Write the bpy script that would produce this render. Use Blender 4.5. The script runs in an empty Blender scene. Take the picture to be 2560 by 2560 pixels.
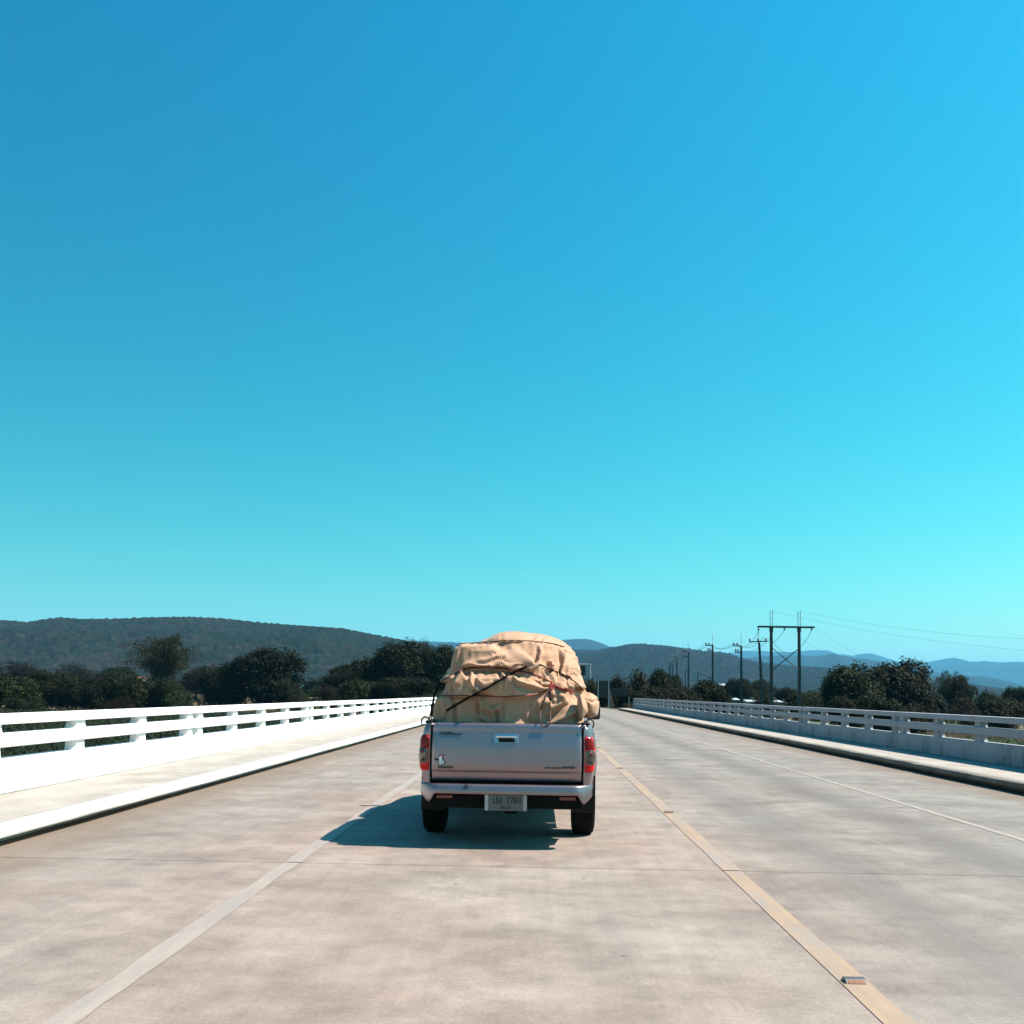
import bpy, bmesh, math, random
import numpy as np
from mathutils import Vector, Matrix
from mathutils.bvhtree import BVHTree

scene = bpy.context.scene
rad = math.radians

# ------------------------------------------------------------------ camera
CAM_H = 1.42
YAW, PITCH, ROLL, SHIFT_Y, FPX = rad(1.4503), rad(4.5), rad(0.85), 0.09408, 2683.0
cam_data = bpy.data.cameras.new("camera")
cam_data.sensor_width = 36.0
cam_data.sensor_fit = 'HORIZONTAL'
cam_data.lens = 36.0 * FPX / 2560.0
cam_data.shift_y = SHIFT_Y
cam_data.clip_start = 0.1
cam_data.clip_end = 60000.0
camera = bpy.data.objects.new("camera", cam_data)
scene.collection.objects.link(camera)
CAM_R = (Matrix.Rotation(YAW, 3, 'Z') @ Matrix.Rotation(math.pi / 2 + PITCH, 3, 'X') @ Matrix.Rotation(ROLL, 3, 'Z'))
camera.matrix_world = Matrix.Translation((0, 0, CAM_H)) @ CAM_R.to_4x4()
scene.camera = camera

# ------------------------------------------------------------------ sky, sun, exposure
SUN_VEC = Vector((0.68, 0.03, 1.0)).normalized()          # towards the sun
SUN_EL = math.asin(SUN_VEC.z)
SUN_AZ = math.atan2(SUN_VEC.x, SUN_VEC.y)                   # from +Y, clockwise
world = bpy.data.worlds.new("World")
scene.world = world
world.use_nodes = True
wn, wl = world.node_tree.nodes, world.node_tree.links
wn.clear()
sky = wn.new('ShaderNodeTexSky')
sky.sky_type = 'NISHITA'
sky.sun_disc = False
sky.sun_elevation = SUN_EL
sky.sun_rotation = SUN_AZ
sky.altitude = 250.0
sky.air_density = 1.0
sky.dust_density = 0.6
sky.ozone_density = 1.0
# grade of the whole dome: the photograph's saturated cyan, brighter towards the sun
def wmath(op, a, b=None):
    m = wn.new('ShaderNodeMath')
    m.operation = op
    for i, v_ in enumerate((a, b)):
        if v_ is None:
            continue
        if isinstance(v_, (int, float)):
            m.inputs[i].default_value = v_
        else:
            wl.new(v_, m.inputs[i])
    return m.outputs[0]
SKY_POW, SKY_GAIN, SKY_GLOW = (3.00, 1.25, 0.85), (1.20, 0.75, 0.475), 0.80
wtc = wn.new('ShaderNodeTexCoord')
wdot = wn.new('ShaderNodeVectorMath')
wdot.operation = 'DOT_PRODUCT'
wl.new(wtc.outputs['Generated'], wdot.inputs[0])
wdot.inputs[1].default_value = SUN_VEC
glow = wmath('EXPONENT', wmath('MULTIPLY', wdot.outputs['Value'], SKY_GLOW))
wsep = wn.new('ShaderNodeSeparateColor')
wcom = wn.new('ShaderNodeCombineColor')
wl.new(sky.outputs['Color'], wsep.inputs[0])
for i in range(3):
    v_ = wmath('POWER', wmath('MULTIPLY', wsep.outputs[i], 0.1), SKY_POW[i])
    v_ = wmath('MULTIPLY', wmath('MULTIPLY', v_, glow), SKY_GAIN[i] * 10.0)
    wl.new(wmath('MINIMUM', v_, 12.0), wcom.inputs[i])
bg = wn.new('ShaderNodeBackground')
bg.inputs['Strength'].default_value = 0.1
wo = wn.new('ShaderNodeOutputWorld')
wl.new(wcom.outputs[0], bg.inputs['Color'])
wl.new(bg.outputs['Background'], wo.inputs['Surface'])

sun_data = bpy.data.lights.new("sun", 'SUN')
sun_data.energy = 5.0
sun_data.angle = rad(0.5)
sun_data.color = (1.0, 0.90, 0.80)
sun = bpy.data.objects.new("sun", sun_data)
sun.rotation_euler = SUN_VEC.to_track_quat('Z', 'Y').to_euler()
sun.location = (30, -10, 60)
scene.collection.objects.link(sun)

vs = scene.view_settings
scene.display_settings.display_device = 'sRGB'
vs.view_transform = 'Standard'
vs.look = 'None'
vs.exposure = 1.2
vs.gamma = 1.0
vs.use_curve_mapping = False

cy = scene.cycles
cy.max_bounces = 6
cy.diffuse_bounces = 3
cy.glossy_bounces = 3
cy.transmission_bounces = 4
cy.volume_bounces = 0
cy.transparent_max_bounces = 6
cy.caustics_reflective = False
cy.caustics_refractive = False
cy.use_denoising = True

# ------------------------------------------------------------------ helpers
def ray(px, py):
    """World direction through a pixel of the 2560 px photograph."""
    d = Vector(((px - 1280) / FPX, -(py - 1280 - SHIFT_Y * 2560) / FPX, -1.0))
    return CAM_R @ d

def at_y(px, py, Y):
    d = ray(px, py)
    return Vector((0, 0, CAM_H)) + d * (Y / d.y)

def at_z(px, py, z):
    d = ray(px, py)
    return Vector((0, 0, CAM_H)) + d * ((z - CAM_H) / d.z)

def link(o, parent=None):
    scene.collection.objects.link(o)
    if parent is not None:
        o.parent = parent
    return o

def mesh_obj(name, verts, faces, mat=None, parent=None, smooth=False, loc=None):
    me = bpy.data.meshes.new(name)
    me.from_pydata([tuple(v) for v in verts], [], faces)
    if mat is not None:
        me.materials.append(mat)
    if smooth:
        me.polygons.foreach_set('use_smooth', [True] * len(me.polygons))
    me.update()
    o = bpy.data.objects.new(name, me)
    if loc is not None:
        o.location = loc
    return link(o, parent)

def quads_mesh(name, V, mat, smooth=False, nper=4):
    """V: (n*nper, 3) array of separate n-gons."""
    V = np.asarray(V, dtype=np.float32).reshape(-1, 3)
    n = len(V)
    me = bpy.data.meshes.new(name)
    me.vertices.add(n)
    me.vertices.foreach_set('co', V.ravel())
    me.loops.add(n)
    me.loops.foreach_set('vertex_index', np.arange(n, dtype=np.int32))
    me.polygons.add(n // nper)
    me.polygons.foreach_set('loop_start', np.arange(0, n, nper, dtype=np.int32))
    me.materials.append(mat)
    me.update(calc_edges=True)
    return me

def grid_mesh(name, P, mat, smooth=True):
    """P: (rows, cols, 3) array."""
    r, c = P.shape[:2]
    me = bpy.data.meshes.new(name)
    me.vertices.add(r * c)
    me.vertices.foreach_set('co', np.ascontiguousarray(P, dtype=np.float32).ravel())
    idx = np.arange(r * c).reshape(r, c)
    f = np.stack([idx[:-1, :-1], idx[:-1, 1:], idx[1:, 1:], idx[1:, :-1]], -1).reshape(-1, 4)
    me.loops.add(f.size)
    me.loops.foreach_set('vertex_index', f.ravel().astype(np.int32))
    me.polygons.add(len(f))
    me.polygons.foreach_set('loop_start', np.arange(0, f.size, 4, dtype=np.int32))
    if smooth:
        me.polygons.foreach_set('use_smooth', np.ones(len(f), dtype=bool))
    me.materials.append(mat)
    me.update(calc_edges=True)
    return me

def obj_from(name, me, parent=None, loc=None):
    o = bpy.data.objects.new(name, me)
    if loc is not None:
        o.location = loc
    return link(o, parent)

def tag(o, label, cat, group=None):
    o["label"] = label
    o["category"] = cat
    if group:
        o["group"] = group
    return o

def structure(o, label=None):
    o["kind"] = "structure"
    if label:
        o["label"] = label
    return o

def stuff(o, label=None, cat=None):
    o["kind"] = "stuff"
    if label:
        o["label"] = label
    if cat:
        o["category"] = cat
    return o

def empty(name, loc, label=None, cat=None, group=None):
    o = bpy.data.objects.new(name, None)
    o.empty_display_size = 0.3
    o.location = loc
    link(o)
    if label:
        tag(o, label, cat, group)
    return o

class MB:
    """Collects simple solids into one mesh."""
    def __init__(self):
        self.v, self.f = [], []
    def add(self, verts, faces):
        n = len(self.v)
        self.v += [tuple(p) for p in verts]
        self.f += [tuple(i + n for i in fc) for fc in faces]
        return self
    def box(self, x0, x1, y0, y1, z0, z1, b=0.0):
        if b <= 0:
            v = [(x, y, z) for z in (z0, z1) for y in (y0, y1) for x in (x0, x1)]
            return self.add(v, [(0, 2, 3, 1), (4, 5, 7, 6), (0, 1, 5, 4), (2, 6, 7, 3), (0, 4, 6, 2), (1, 3, 7, 5)])
        bm = bmesh.new()
        bmesh.ops.create_cube(bm, size=1.0)
        for q in bm.verts:
            q.co = Vector(((x0 + x1) / 2 + q.co.x * (x1 - x0), (y0 + y1) / 2 + q.co.y * (y1 - y0), (z0 + z1) / 2 + q.co.z * (z1 - z0)))
        bmesh.ops.bevel(bm, geom=bm.edges[:], offset=b, segments=2 if b > 0.012 else 1, affect='EDGES', profile=0.6)
        bm.verts.index_update()
        self.add([q.co[:] for q in bm.verts], [[q.index for q in fc.verts] for fc in bm.faces])
        bm.free()
        return self
    def tube(self, pts, r, seg=8, cap=True):
        pts = [Vector(p) for p in pts]
        rs = r if isinstance(r, (list, tuple)) else [r] * len(pts)
        n0 = len(self.v)
        up = None
        for i, p in enumerate(pts):
            t = (pts[min(i + 1, len(pts) - 1)] - pts[max(i - 1, 0)]).normalized()
            if up is None:
                up = Vector((0, 0, 1)) if abs(t.z) < 0.9 else Vector((1, 0, 0))
            a = t.cross(up).normalized()
            b = a.cross(t).normalized()
            up = b
            for k in range(seg):
                th = 2 * math.pi * k / seg
                self.v.append(tuple(p + (a * math.cos(th) + b * math.sin(th)) * rs[i]))
        for i in range(len(pts) - 1):
            for k in range(seg):
                k2 = (k + 1) % seg
                self.f.append((n0 + i * seg + k, n0 + i * seg + k2, n0 + (i + 1) * seg + k2, n0 + (i + 1) * seg + k))
        if cap:
            self.f.append(tuple(n0 + k for k in range(seg))[::-1])
            self.f.append(tuple(n0 + (len(pts) - 1) * seg + k for k in range(seg)))
        return self
    def lathe(self, prof, axis='X', centre=(0, 0, 0), seg=32):
        """prof: list of (axial, radius)."""
        n0 = len(self.v)
        c = Vector(centre)
        for a, r in prof:
            for k in range(seg):
                th = 2 * math.pi * k / seg
                if axis == 'X':
                    p = Vector((a, r * math.cos(th), r * math.sin(th)))
                elif axis == 'Y':
                    p = Vector((r * math.cos(th), a, r * math.sin(th)))
                else:
                    p = Vector((r * math.cos(th), r * math.sin(th), a))
                self.v.append(tuple(c + p))
        for i in range(len(prof) - 1):
            for k in range(seg):
                k2 = (k + 1) % seg
                self.f.append((n0 + i * seg + k, n0 + i * seg + k2, n0 + (i + 1) * seg + k2, n0 + (i + 1) * seg + k))
        return self
    def prism(self, poly, lo, hi, plane='XZ'):
        n = len(poly)
        def P(a, b, t):
            return (a, t, b) if plane == 'XZ' else ((t, a, b) if plane == 'YZ' else (a, b, t))
        v = [P(a, b, lo) for a, b in poly] + [P(a, b, hi) for a, b in poly]
        f = [tuple(range(n)), tuple(range(n, 2 * n))[::-1]]
        for i in range(n):
            j = (i + 1) % n
            f.append((i, i + n, j + n, j))
        return self.add(v, f)
    def build(self, name, mat, parent=None, smooth=False, fix=True, loc=None):
        me = bpy.data.meshes.new(name)
        me.from_pydata(self.v, [], self.f)
        if fix:
            bm = bmesh.new()
            bm.from_mesh(me)
            bmesh.ops.recalc_face_normals(bm, faces=bm.faces[:])
            bm.to_mesh(me)
            bm.free()
        me.materials.append(mat)
        if smooth:
            me.polygons.foreach_set('use_smooth', [True] * len(me.polygons))
            try:
                me.set_sharp_from_angle(angle=rad(38))
            except Exception:
                pass
        me.update()
        return obj_from(name, me, parent, loc)

# numpy noise -----------------------------------------------------------
def hash2(ix, iy, s):
    h = np.sin(ix * 127.1 + iy * 311.7 + s * 74.7) * 43758.5453
    return h - np.floor(h)

def vnoise(x, y, s=0):
    ix, iy = np.floor(x), np.floor(y)
    fx, fy = x - ix, y - iy
    u, v = fx * fx * (3 - 2 * fx), fy * fy * (3 - 2 * fy)
    a, b = hash2(ix, iy, s), hash2(ix + 1, iy, s)
    c, d = hash2(ix, iy + 1, s), hash2(ix + 1, iy + 1, s)
    return a + (b - a) * u + (c - a) * v + (a - b - c + d) * u * v

def fbm(x, y, s=0, o=4):
    t, a, n = 0, 0.5, 0
    for k in range(o):
        t = t + a * vnoise(x * 2 ** k, y * 2 ** k, s + k * 7)
        n += a
        a *= 0.5
    return t / n

def crowns(x, y, cell, s=0):
    """Bumps of round tree crowns: 0..1."""
    gx, gy = x / cell, y / cell
    ix, iy = np.floor(gx), np.floor(gy)
    best = np.zeros_like(gx)
    for dx in (-1, 0, 1):
        for dy in (-1, 0, 1):
            cx, cyy = ix + dx, iy + dy
            px = cx + 0.15 + 0.7 * hash2(cx, cyy, s)
            py = cyy + 0.15 + 0.7 * hash2(cx, cyy, s + 3)
            hh = 0.45 + 0.55 * hash2(cx, cyy, s + 5)
            d2 = (gx - px) ** 2 + (gy - py) ** 2
            best = np.maximum(best, hh * np.sqrt(np.clip(1 - d2 / 0.55, 0, 1)))
    return best

def sstep(a, b, x):
    t = np.clip((x - a) / (b - a), 0, 1)
    return t * t * (3 - 2 * t)

# ------------------------------------------------------------------ materials
def new_mat(name):
    m = bpy.data.materials.new(name)
    m.use_nodes = True
    nt = m.node_tree
    return m, nt, nt.nodes, nt.links, nt.nodes['Principled BSDF']

def noise_node(nt, scale, detail=4.0, rough=0.55, vec=None, kind='ShaderNodeTexNoise'):
    n = nt.nodes.new(kind)
    n.inputs['Scale'].default_value = scale
    if 'Detail' in n.inputs:
        n.inputs['Detail'].default_value = detail
        n.inputs['Roughness'].default_value = rough
    if vec is not None:
        nt.links.new(vec, n.inputs['Vector'])
    return n

def ramp(nt, src, stops):
    r = nt.nodes.new('ShaderNodeValToRGB')
    el = r.color_ramp.elements
    while len(el) < len(stops):
        el.new(0.5)
    for e, (p, c) in zip(el, stops):
        e.position = p
        e.color = (*c, 1) if len(c) == 3 else c
    nt.links.new(src, r.inputs['Fac'])
    return r

def mixc(nt, fac, a, b, blend='MIX'):
    m = nt.nodes.new('ShaderNodeMix')
    m.data_type = 'RGBA'
    m.blend_type = blend
    for key, val in (('Factor', fac), ('A', a), ('B', b)):
        sock = m.inputs[key] if key == 'Factor' else [s for s in m.inputs if s.name == key and s.type == 'RGBA'][0]
        if hasattr(val, 'is_linked') or isinstance(val, bpy.types.NodeSocket):
            nt.links.new(val, sock)
        elif isinstance(val, (int, float)):
            sock.default_value = val
        else:
            sock.default_value = (*val, 1)
    return [s for s in m.outputs if s.type == 'RGBA'][0]

def mathn(nt, op, a, b=None, clamp=False):
    m = nt.nodes.new('ShaderNodeMath')
    m.operation = op
    m.use_clamp = clamp
    for i, val in enumerate((a, b)):
        if val is None:
            continue
        if isinstance(val, bpy.types.NodeSocket):
            nt.links.new(val, m.inputs[i])
        else:
            m.inputs[i].default_value = val
    return m.outputs[0]

def smooth_band(nt, x, a, b):
    """0 below a, 1 above b (a may exceed b)."""
    m = nt.nodes.new('ShaderNodeMapRange')
    m.interpolation_type = 'SMOOTHSTEP'
    nt.links.new(x, m.inputs['Value'])
    m.inputs['From Min'].default_value = a
    m.inputs['From Max'].default_value = b
    return m.outputs['Result']

def bump(nt, bsdf, height, strength=0.3, dist=0.01):
    b = nt.nodes.new('ShaderNodeBump')
    b.inputs['Strength'].default_value = strength
    b.inputs['Distance'].default_value = dist
    nt.links.new(height, b.inputs['Height'])
    nt.links.new(b.outputs['Normal'], bsdf.inputs['Normal'])

def simple(name, col, rough=0.6, metal=0.0, var=0.15, scale=6.0, coat=0.0, spec=0.5, bumps=0.0):
    m, nt, nodes, links, p = new_mat(name)
    p.inputs['Roughness'].default_value = rough
    p.inputs['Metallic'].default_value = metal
    p.inputs['Specular IOR Level'].default_value = spec
    if coat:
        p.inputs['Coat Weight'].default_value = coat
        p.inputs['Coat Roughness'].default_value = 0.05
    tc = nodes.new('ShaderNodeTexCoord')
    n = noise_node(nt, scale, 5, 0.6, tc.outputs['Object'])
    lo = tuple(max(0, c * (1 - var)) for c in col)
    hi = tuple(min(1, c * (1 + var)) for c in col)
    r = ramp(nt, n.outputs['Fac'], [(0.3, lo), (0.7, hi)])
    links.new(r.outputs['Color'], p.inputs['Base Color'])
    if bumps:
        n2 = noise_node(nt, scale * 12, 3, 0.6, tc.outputs['Object'])
        bump(nt, p, n2.outputs['Fac'], bumps, 0.01)
    return m

def pos_xyz(nt):
    g = nt.nodes.new('ShaderNodeNewGeometry')
    s = nt.nodes.new('ShaderNodeSeparateXYZ')
    nt.links.new(g.outputs['Position'], s.inputs[0])
    return g.outputs['Position'], s.outputs[0], s.outputs[1], s.outputs[2]

def mapping(nt, vec, scale):
    m = nt.nodes.new('ShaderNodeMapping')
    m.inputs['Scale'].default_value = scale
    nt.links.new(vec, m.inputs['Vector'])
    return m.outputs[0]

def make_road_mat():
    m, nt, nodes, links, p = new_mat("deck_concrete")
    P, X, Y, Z = pos_xyz(nt)
    big = noise_node(nt, 0.22, 3, 0.5, P)
    mid = noise_node(nt, 0.9, 7, 0.66, P)
    strk = noise_node(nt, 1.0, 6, 0.62, mapping(nt, P, (9.0, 0.35, 1.0)))
    mid2 = noise_node(nt, 3.0, 6, 0.65, P)
    fine = noise_node(nt, 42.0, 5, 0.7, P)
    c = ramp(nt, mid.outputs['Fac'], [(0.30, (0.172, 0.145, 0.131)), (0.48, (0.228, 0.195, 0.176)), (0.68, (0.285, 0.248, 0.226))]).outputs['Color']
    c2 = ramp(nt, mid2.outputs['Fac'], [(0.34, (0.82, 0.82, 0.83)), (0.52, (1.0, 1.0, 1.0)), (0.68, (1.11, 1.10, 1.09))]).outputs['Color']
    c = mixc(nt, 1.0, c, c2, 'MULTIPLY')
    c = mixc(nt, 1.0, c, ramp(nt, strk.outputs['Fac'], [(0.34, (0.92, 0.92, 0.925)), (0.54, (1.0, 1.0, 1.0)), (0.70, (1.05, 1.045, 1.04))]).outputs['Color'], 'MULTIPLY')
    # the lane in use is tinted pinker, the oncoming lane and the left edge greyer
    lane = mathn(nt, 'MAXIMUM', smooth_band(nt, X, 1.0, 2.8), mathn(nt, 'MULTIPLY', smooth_band(nt, X, -1.4, -3.2), 0.55))
    c = mixc(nt, lane, mixc(nt, 1.0, c, (1.05, 0.98, 0.95), 'MULTIPLY'), mixc(nt, 1.0, c, (0.84, 0.865, 0.87), 'MULTIPLY'))
    cb = ramp(nt, big.outputs['Fac'], [(0.35, (1.02, 0.955, 0.92)), (0.65, (0.93, 0.99, 0.97))]).outputs['Color']
    c = mixc(nt, 1.0, c, cb, 'MULTIPLY')
    cf = ramp(nt, fine.outputs['Fac'], [(0.30, (0.74, 0.74, 0.74)), (0.64, (1.10, 1.10, 1.10))]).outputs['Color']
    c = mixc(nt, 0.8, c, cf, 'MULTIPLY')
    # hairline cracks
    wv = noise_node(nt, 1.4, 4, 0.6, P)
    vm = nodes.new('ShaderNodeVectorMath'); vm.operation = 'MULTIPLY_ADD'
    links.new(wv.outputs['Color'], vm.inputs[0]); vm.inputs[1].default_value = (0.9, 0.9, 0.0); links.new(P, vm.inputs[2])
    vc = nodes.new('ShaderNodeTexVoronoi'); vc.feature = 'DISTANCE_TO_EDGE'; vc.inputs['Scale'].default_value = 0.21
    links.new(vm.outputs[0], vc.inputs['Vector'])
    crk = mathn(nt, 'MULTIPLY', smooth_band(nt, vc.outputs['Distance'], 0.0042, 0.0012), smooth_band(nt, big.outputs['Fac'], 0.44, 0.56))
    c = mixc(nt, mathn(nt, 'MULTIPLY', crk, 0.22), c, (0.075, 0.065, 0.06))
    # rubber-darkened wheel tracks of the oncoming lane and, weaker, of this lane
    wob = noise_node(nt, 0.5, 3, 0.5, P)
    xo = mathn(nt, 'ADD', X, mathn(nt, 'MULTIPLY', mathn(nt, 'SUBTRACT', wob.outputs['Fac'], 0.5), 0.7))
    for cx, hw, amt in ((2.55, 0.55, 0.34), (4.10, 0.62, 0.42), (0.45, 0.45, 0.10), (-1.05, 0.45, 0.10)):
        d = mathn(nt, 'ABSOLUTE', mathn(nt, 'SUBTRACT', xo, cx))
        k = smooth_band(nt, d, hw, 0.0)
        k = mathn(nt, 'MULTIPLY', k, mathn(nt, 'MULTIPLY', mid2.outputs['Fac'], amt * 1.9), True)
        c = mixc(nt, k, c, (0.072, 0.064, 0.064))
    # sand blown against both kerbs
    sn = noise_node(nt, 1.6, 5, 0.6, mapping(nt, P, (1.6, 0.6, 1.0)))
    xs = mathn(nt, 'ADD', X, mathn(nt, 'MULTIPLY', mathn(nt, 'SUBTRACT', sn.outputs['Fac'], 0.5), 1.3))
    kl = smooth_band(nt, xs, -3.6, -4.6)
    kr = smooth_band(nt, xs, 6.35, 7.2)
    kk = mathn(nt, 'MULTIPLY', mathn(nt, 'MAXIMUM', kl, kr), 0.8)
    sandc = ramp(nt, fine.outputs['Fac'], [(0.3, (0.12, 0.085, 0.062)), (0.7, (0.175, 0.13, 0.095))]).outputs['Color']
    c = mixc(nt, kk, c, sandc)
    # small dark specks and oil spots
    vo = nodes.new('ShaderNodeTexVoronoi')
    vo.inputs['Scale'].default_value = 2.3
    links.new(mapping(nt, P, (1.0, 0.8, 1.0)), vo.inputs['Vector'])
    sp = smooth_band(nt, vo.outputs['Distance'], 0.055, 0.03)
    pick = smooth_band(nt, big.outputs['Fac'], 0.45, 0.6)
    c = mixc(nt, mathn(nt, 'MULTIPLY', sp, mathn(nt, 'MULTIPLY', pick, 0.8)), c, (0.09, 0.08, 0.075))
    links.new(c, p.inputs['Base Color'])
    p.inputs['Roughness'].default_value = 0.85
    p.inputs['Specular IOR Level'].default_value = 0.25
    h = mathn(nt, 'ADD', fine.outputs['Fac'], mathn(nt, 'MULTIPLY', mid2.outputs['Fac'], 0.8))
    bump(nt, p, h, 0.35, 0.006)
    return m

def make_paint_line(name, a, b, wear):
    m, nt, nodes, links, p = new_mat(name)
    P, X, Y, Z = pos_xyz(nt)
    n1 = noise_node(nt, 2.6, 6, 0.65, mapping(nt, P, (3.0, 0.5, 1.0)))
    n2 = noise_node(nt, 30.0, 4, 0.65, P)
    c = ramp(nt, n1.outputs['Fac'], [(0.32, a), (0.62, b)]).outputs['Color']
    k = mathn(nt, 'ADD', mathn(nt, 'MULTIPLY', n1.outputs['Fac'], 0.55), mathn(nt, 'MULTIPLY', n2.outputs['Fac'], 0.45))
    n4 = noise_node(nt, 1.1, 5, 0.7, mapping(nt, P, (1.0, 0.7, 1.0)))
    k = mathn(nt, 'ADD', mathn(nt, 'MULTIPLY', k, 0.6), mathn(nt, 'MULTIPLY', n4.outputs['Fac'], 0.4))
    k = smooth_band(nt, k, 0.56 - 0.12 * (1 - wear), 0.42 - 0.12 * (1 - wear))
    c = mixc(nt, mathn(nt, 'MULTIPLY', k, 0.9), c, (0.222, 0.192, 0.174))
    links.new(c, p.inputs['Base Color'])
    p.inputs['Roughness'].default_value = 0.7
    bump(nt, p, n2.outputs['Fac'], 0.25, 0.004)
    return m

def make_paint_wall(name, base, stain, amt, zlo, zhi):
    m, nt, nodes, links, p = new_mat(name)
    P, X, Y, Z = pos_xyz(nt)
    n1 = noise_node(nt, 1.3, 5, 0.6, mapping(nt, P, (1.0, 1.0, 0.35)))
    n2 = noise_node(nt, 9.0, 5, 0.6, mapping(nt, P, (1.0, 1.0, 0.5)))
    n3 = noise_node(nt, 55.0, 3, 0.6, P)
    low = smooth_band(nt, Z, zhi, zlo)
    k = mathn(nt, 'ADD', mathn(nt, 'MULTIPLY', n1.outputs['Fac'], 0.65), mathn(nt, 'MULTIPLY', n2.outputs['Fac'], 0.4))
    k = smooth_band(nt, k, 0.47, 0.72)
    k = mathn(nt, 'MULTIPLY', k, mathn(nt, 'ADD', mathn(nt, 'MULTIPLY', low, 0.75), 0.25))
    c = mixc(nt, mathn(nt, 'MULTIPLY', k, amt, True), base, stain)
    c = mixc(nt, 0.5, c, ramp(nt, n2.outputs['Fac'], [(0.3, (0.86, 0.86, 0.85)), (0.65, (1, 1, 1))]).outputs['Color'], 'MULTIPLY')
    links.new(c, p.inputs['Base Color'])
    p.inputs['Roughness'].default_value = 0.75
    p.inputs['Specular IOR Level'].default_value = 0.3
    bump(nt, p, mathn(nt, 'ADD', n3.outputs['Fac'], n2.outputs['Fac']), 0.25, 0.006)
    return m

def make_concrete(name, lo, hi, scale=1.5):
    m, nt, nodes, links, p = new_mat(name)
    P, X, Y, Z = pos_xyz(nt)
    n1 = noise_node(nt, scale, 6, 0.62, mapping(nt, P, (1.4, 0.8, 1.0)))
    n2 = noise_node(nt, scale * 20, 4, 0.65, P)
    c = ramp(nt, n1.outputs['Fac'], [(0.32, lo), (0.66, hi)]).outputs['Color']
    c = mixc(nt, 0.6, c, ramp(nt, n2.outputs['Fac'], [(0.3, (0.8, 0.8, 0.8)), (0.65, (1, 1, 1))]).outputs['Color'], 'MULTIPLY')
    links.new(c, p.inputs['Base Color'])
    p.inputs['Roughness'].default_value = 0.88
    p.inputs['Specular IOR Level'].default_value = 0.2
    bump(nt, p, n2.outputs['Fac'], 0.4, 0.006)
    return m

def make_foliage(name, lo, hi, odd=None, odd_amt=0.12, transl=0.25):
    m, nt, nodes, links, p = new_mat(name)
    g = nodes.new('ShaderNodeNewGeometry')
    oi = nodes.new('ShaderNodeObjectInfo')
    r = ramp(nt, g.outputs['Random Per Island'], [(0.0, lo), (1.0, hi)])
    c = r.outputs['Color']
    if odd:
        n = noise_node(nt, 0.6, 3, 0.5, g.outputs['Position'])
        k = smooth_band(nt, n.outputs['Fac'], 0.62 - odd_amt, 0.62 + 0.5 * odd_amt)
        k2 = smooth_band(nt, mathn(nt, 'FRACT', mathn(nt, 'MULTIPLY', g.outputs['Random Per Island'], 7.31)), 0.35, 0.75)
        c = mixc(nt, mathn(nt, 'MULTIPLY', k, k2), c, odd)
    hv = nodes.new('ShaderNodeHueSaturation')
    links.new(c, hv.inputs['Color'])
    links.new(mathn(nt, 'ADD', mathn(nt, 'MULTIPLY', oi.outputs['Random'], 0.035), 0.482), hv.inputs['Hue'])
    links.new(mathn(nt, 'ADD', mathn(nt, 'MULTIPLY', oi.outputs['Random'], 0.30), 0.22), hv.inputs['Value'])
    c = hv.outputs['Color']
    links.new(c, p.inputs['Base Color'])
    p.inputs['Roughness'].default_value = 0.65
    p.inputs['Specular IOR Level'].default_value = 0.12
    tr = nodes.new('ShaderNodeBsdfTranslucent')
    links.new(c, tr.inputs['Color'])
    mx = nodes.new('ShaderNodeMixShader')
    mx.inputs[0].default_value = transl
    links.new(p.outputs[0], mx.inputs[1])
    links.new(tr.outputs[0], mx.inputs[2])
    links.new(mx.outputs[0], nodes['Material Output'].inputs['Surface'])
    return m

def make_hill(name, cell, greens, browns, bal=0.5):
    m, nt, nodes, links, p = new_mat(name)
    P, X, Y, Z = pos_xyz(nt)
    big = noise_node(nt, 1 / (cell * 38), 5, 0.6, mapping(nt, P, (1, 1, 2.0)))
    vo = nodes.new('ShaderNodeTexVoronoi')
    vo.inputs['Scale'].default_value = 1 / cell
    links.new(mapping(nt, P, (1, 1, 0.6)), vo.inputs['Vector'])
    sep = nodes.new('ShaderNodeSeparateColor')
    links.new(vo.outputs['Color'], sep.inputs[0])
    fine = noise_node(nt, 1 / (cell * 0.4), 3, 0.6, P)
    k = mathn(nt, 'ADD', mathn(nt, 'MULTIPLY', sep.outputs[0], 0.45), mathn(nt, 'MULTIPLY', big.outputs['Fac'], 0.9))
    k = smooth_band(nt, k, bal, bal + 0.4)
    g = ramp(nt, sep.outputs[1], [(0, greens[0]), (1, greens[1])]).outputs['Color']
    b = ramp(nt, sep.outputs[2], [(0, browns[0]), (1, browns[1])]).outputs['Color']
    c = mixc(nt, k, g, b)
    c = mixc(nt, 0.7, c, ramp(nt, fine.outputs['Fac'], [(0.3, (0.55, 0.55, 0.55)), (0.7, (1.2, 1.2, 1.2))]).outputs['Color'], 'MULTIPLY')
    links.new(c, p.inputs['Base Color'])
    p.inputs['Roughness'].default_value = 0.95
    p.inputs['Specular IOR Level'].default_value = 0.05
    return m

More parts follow.
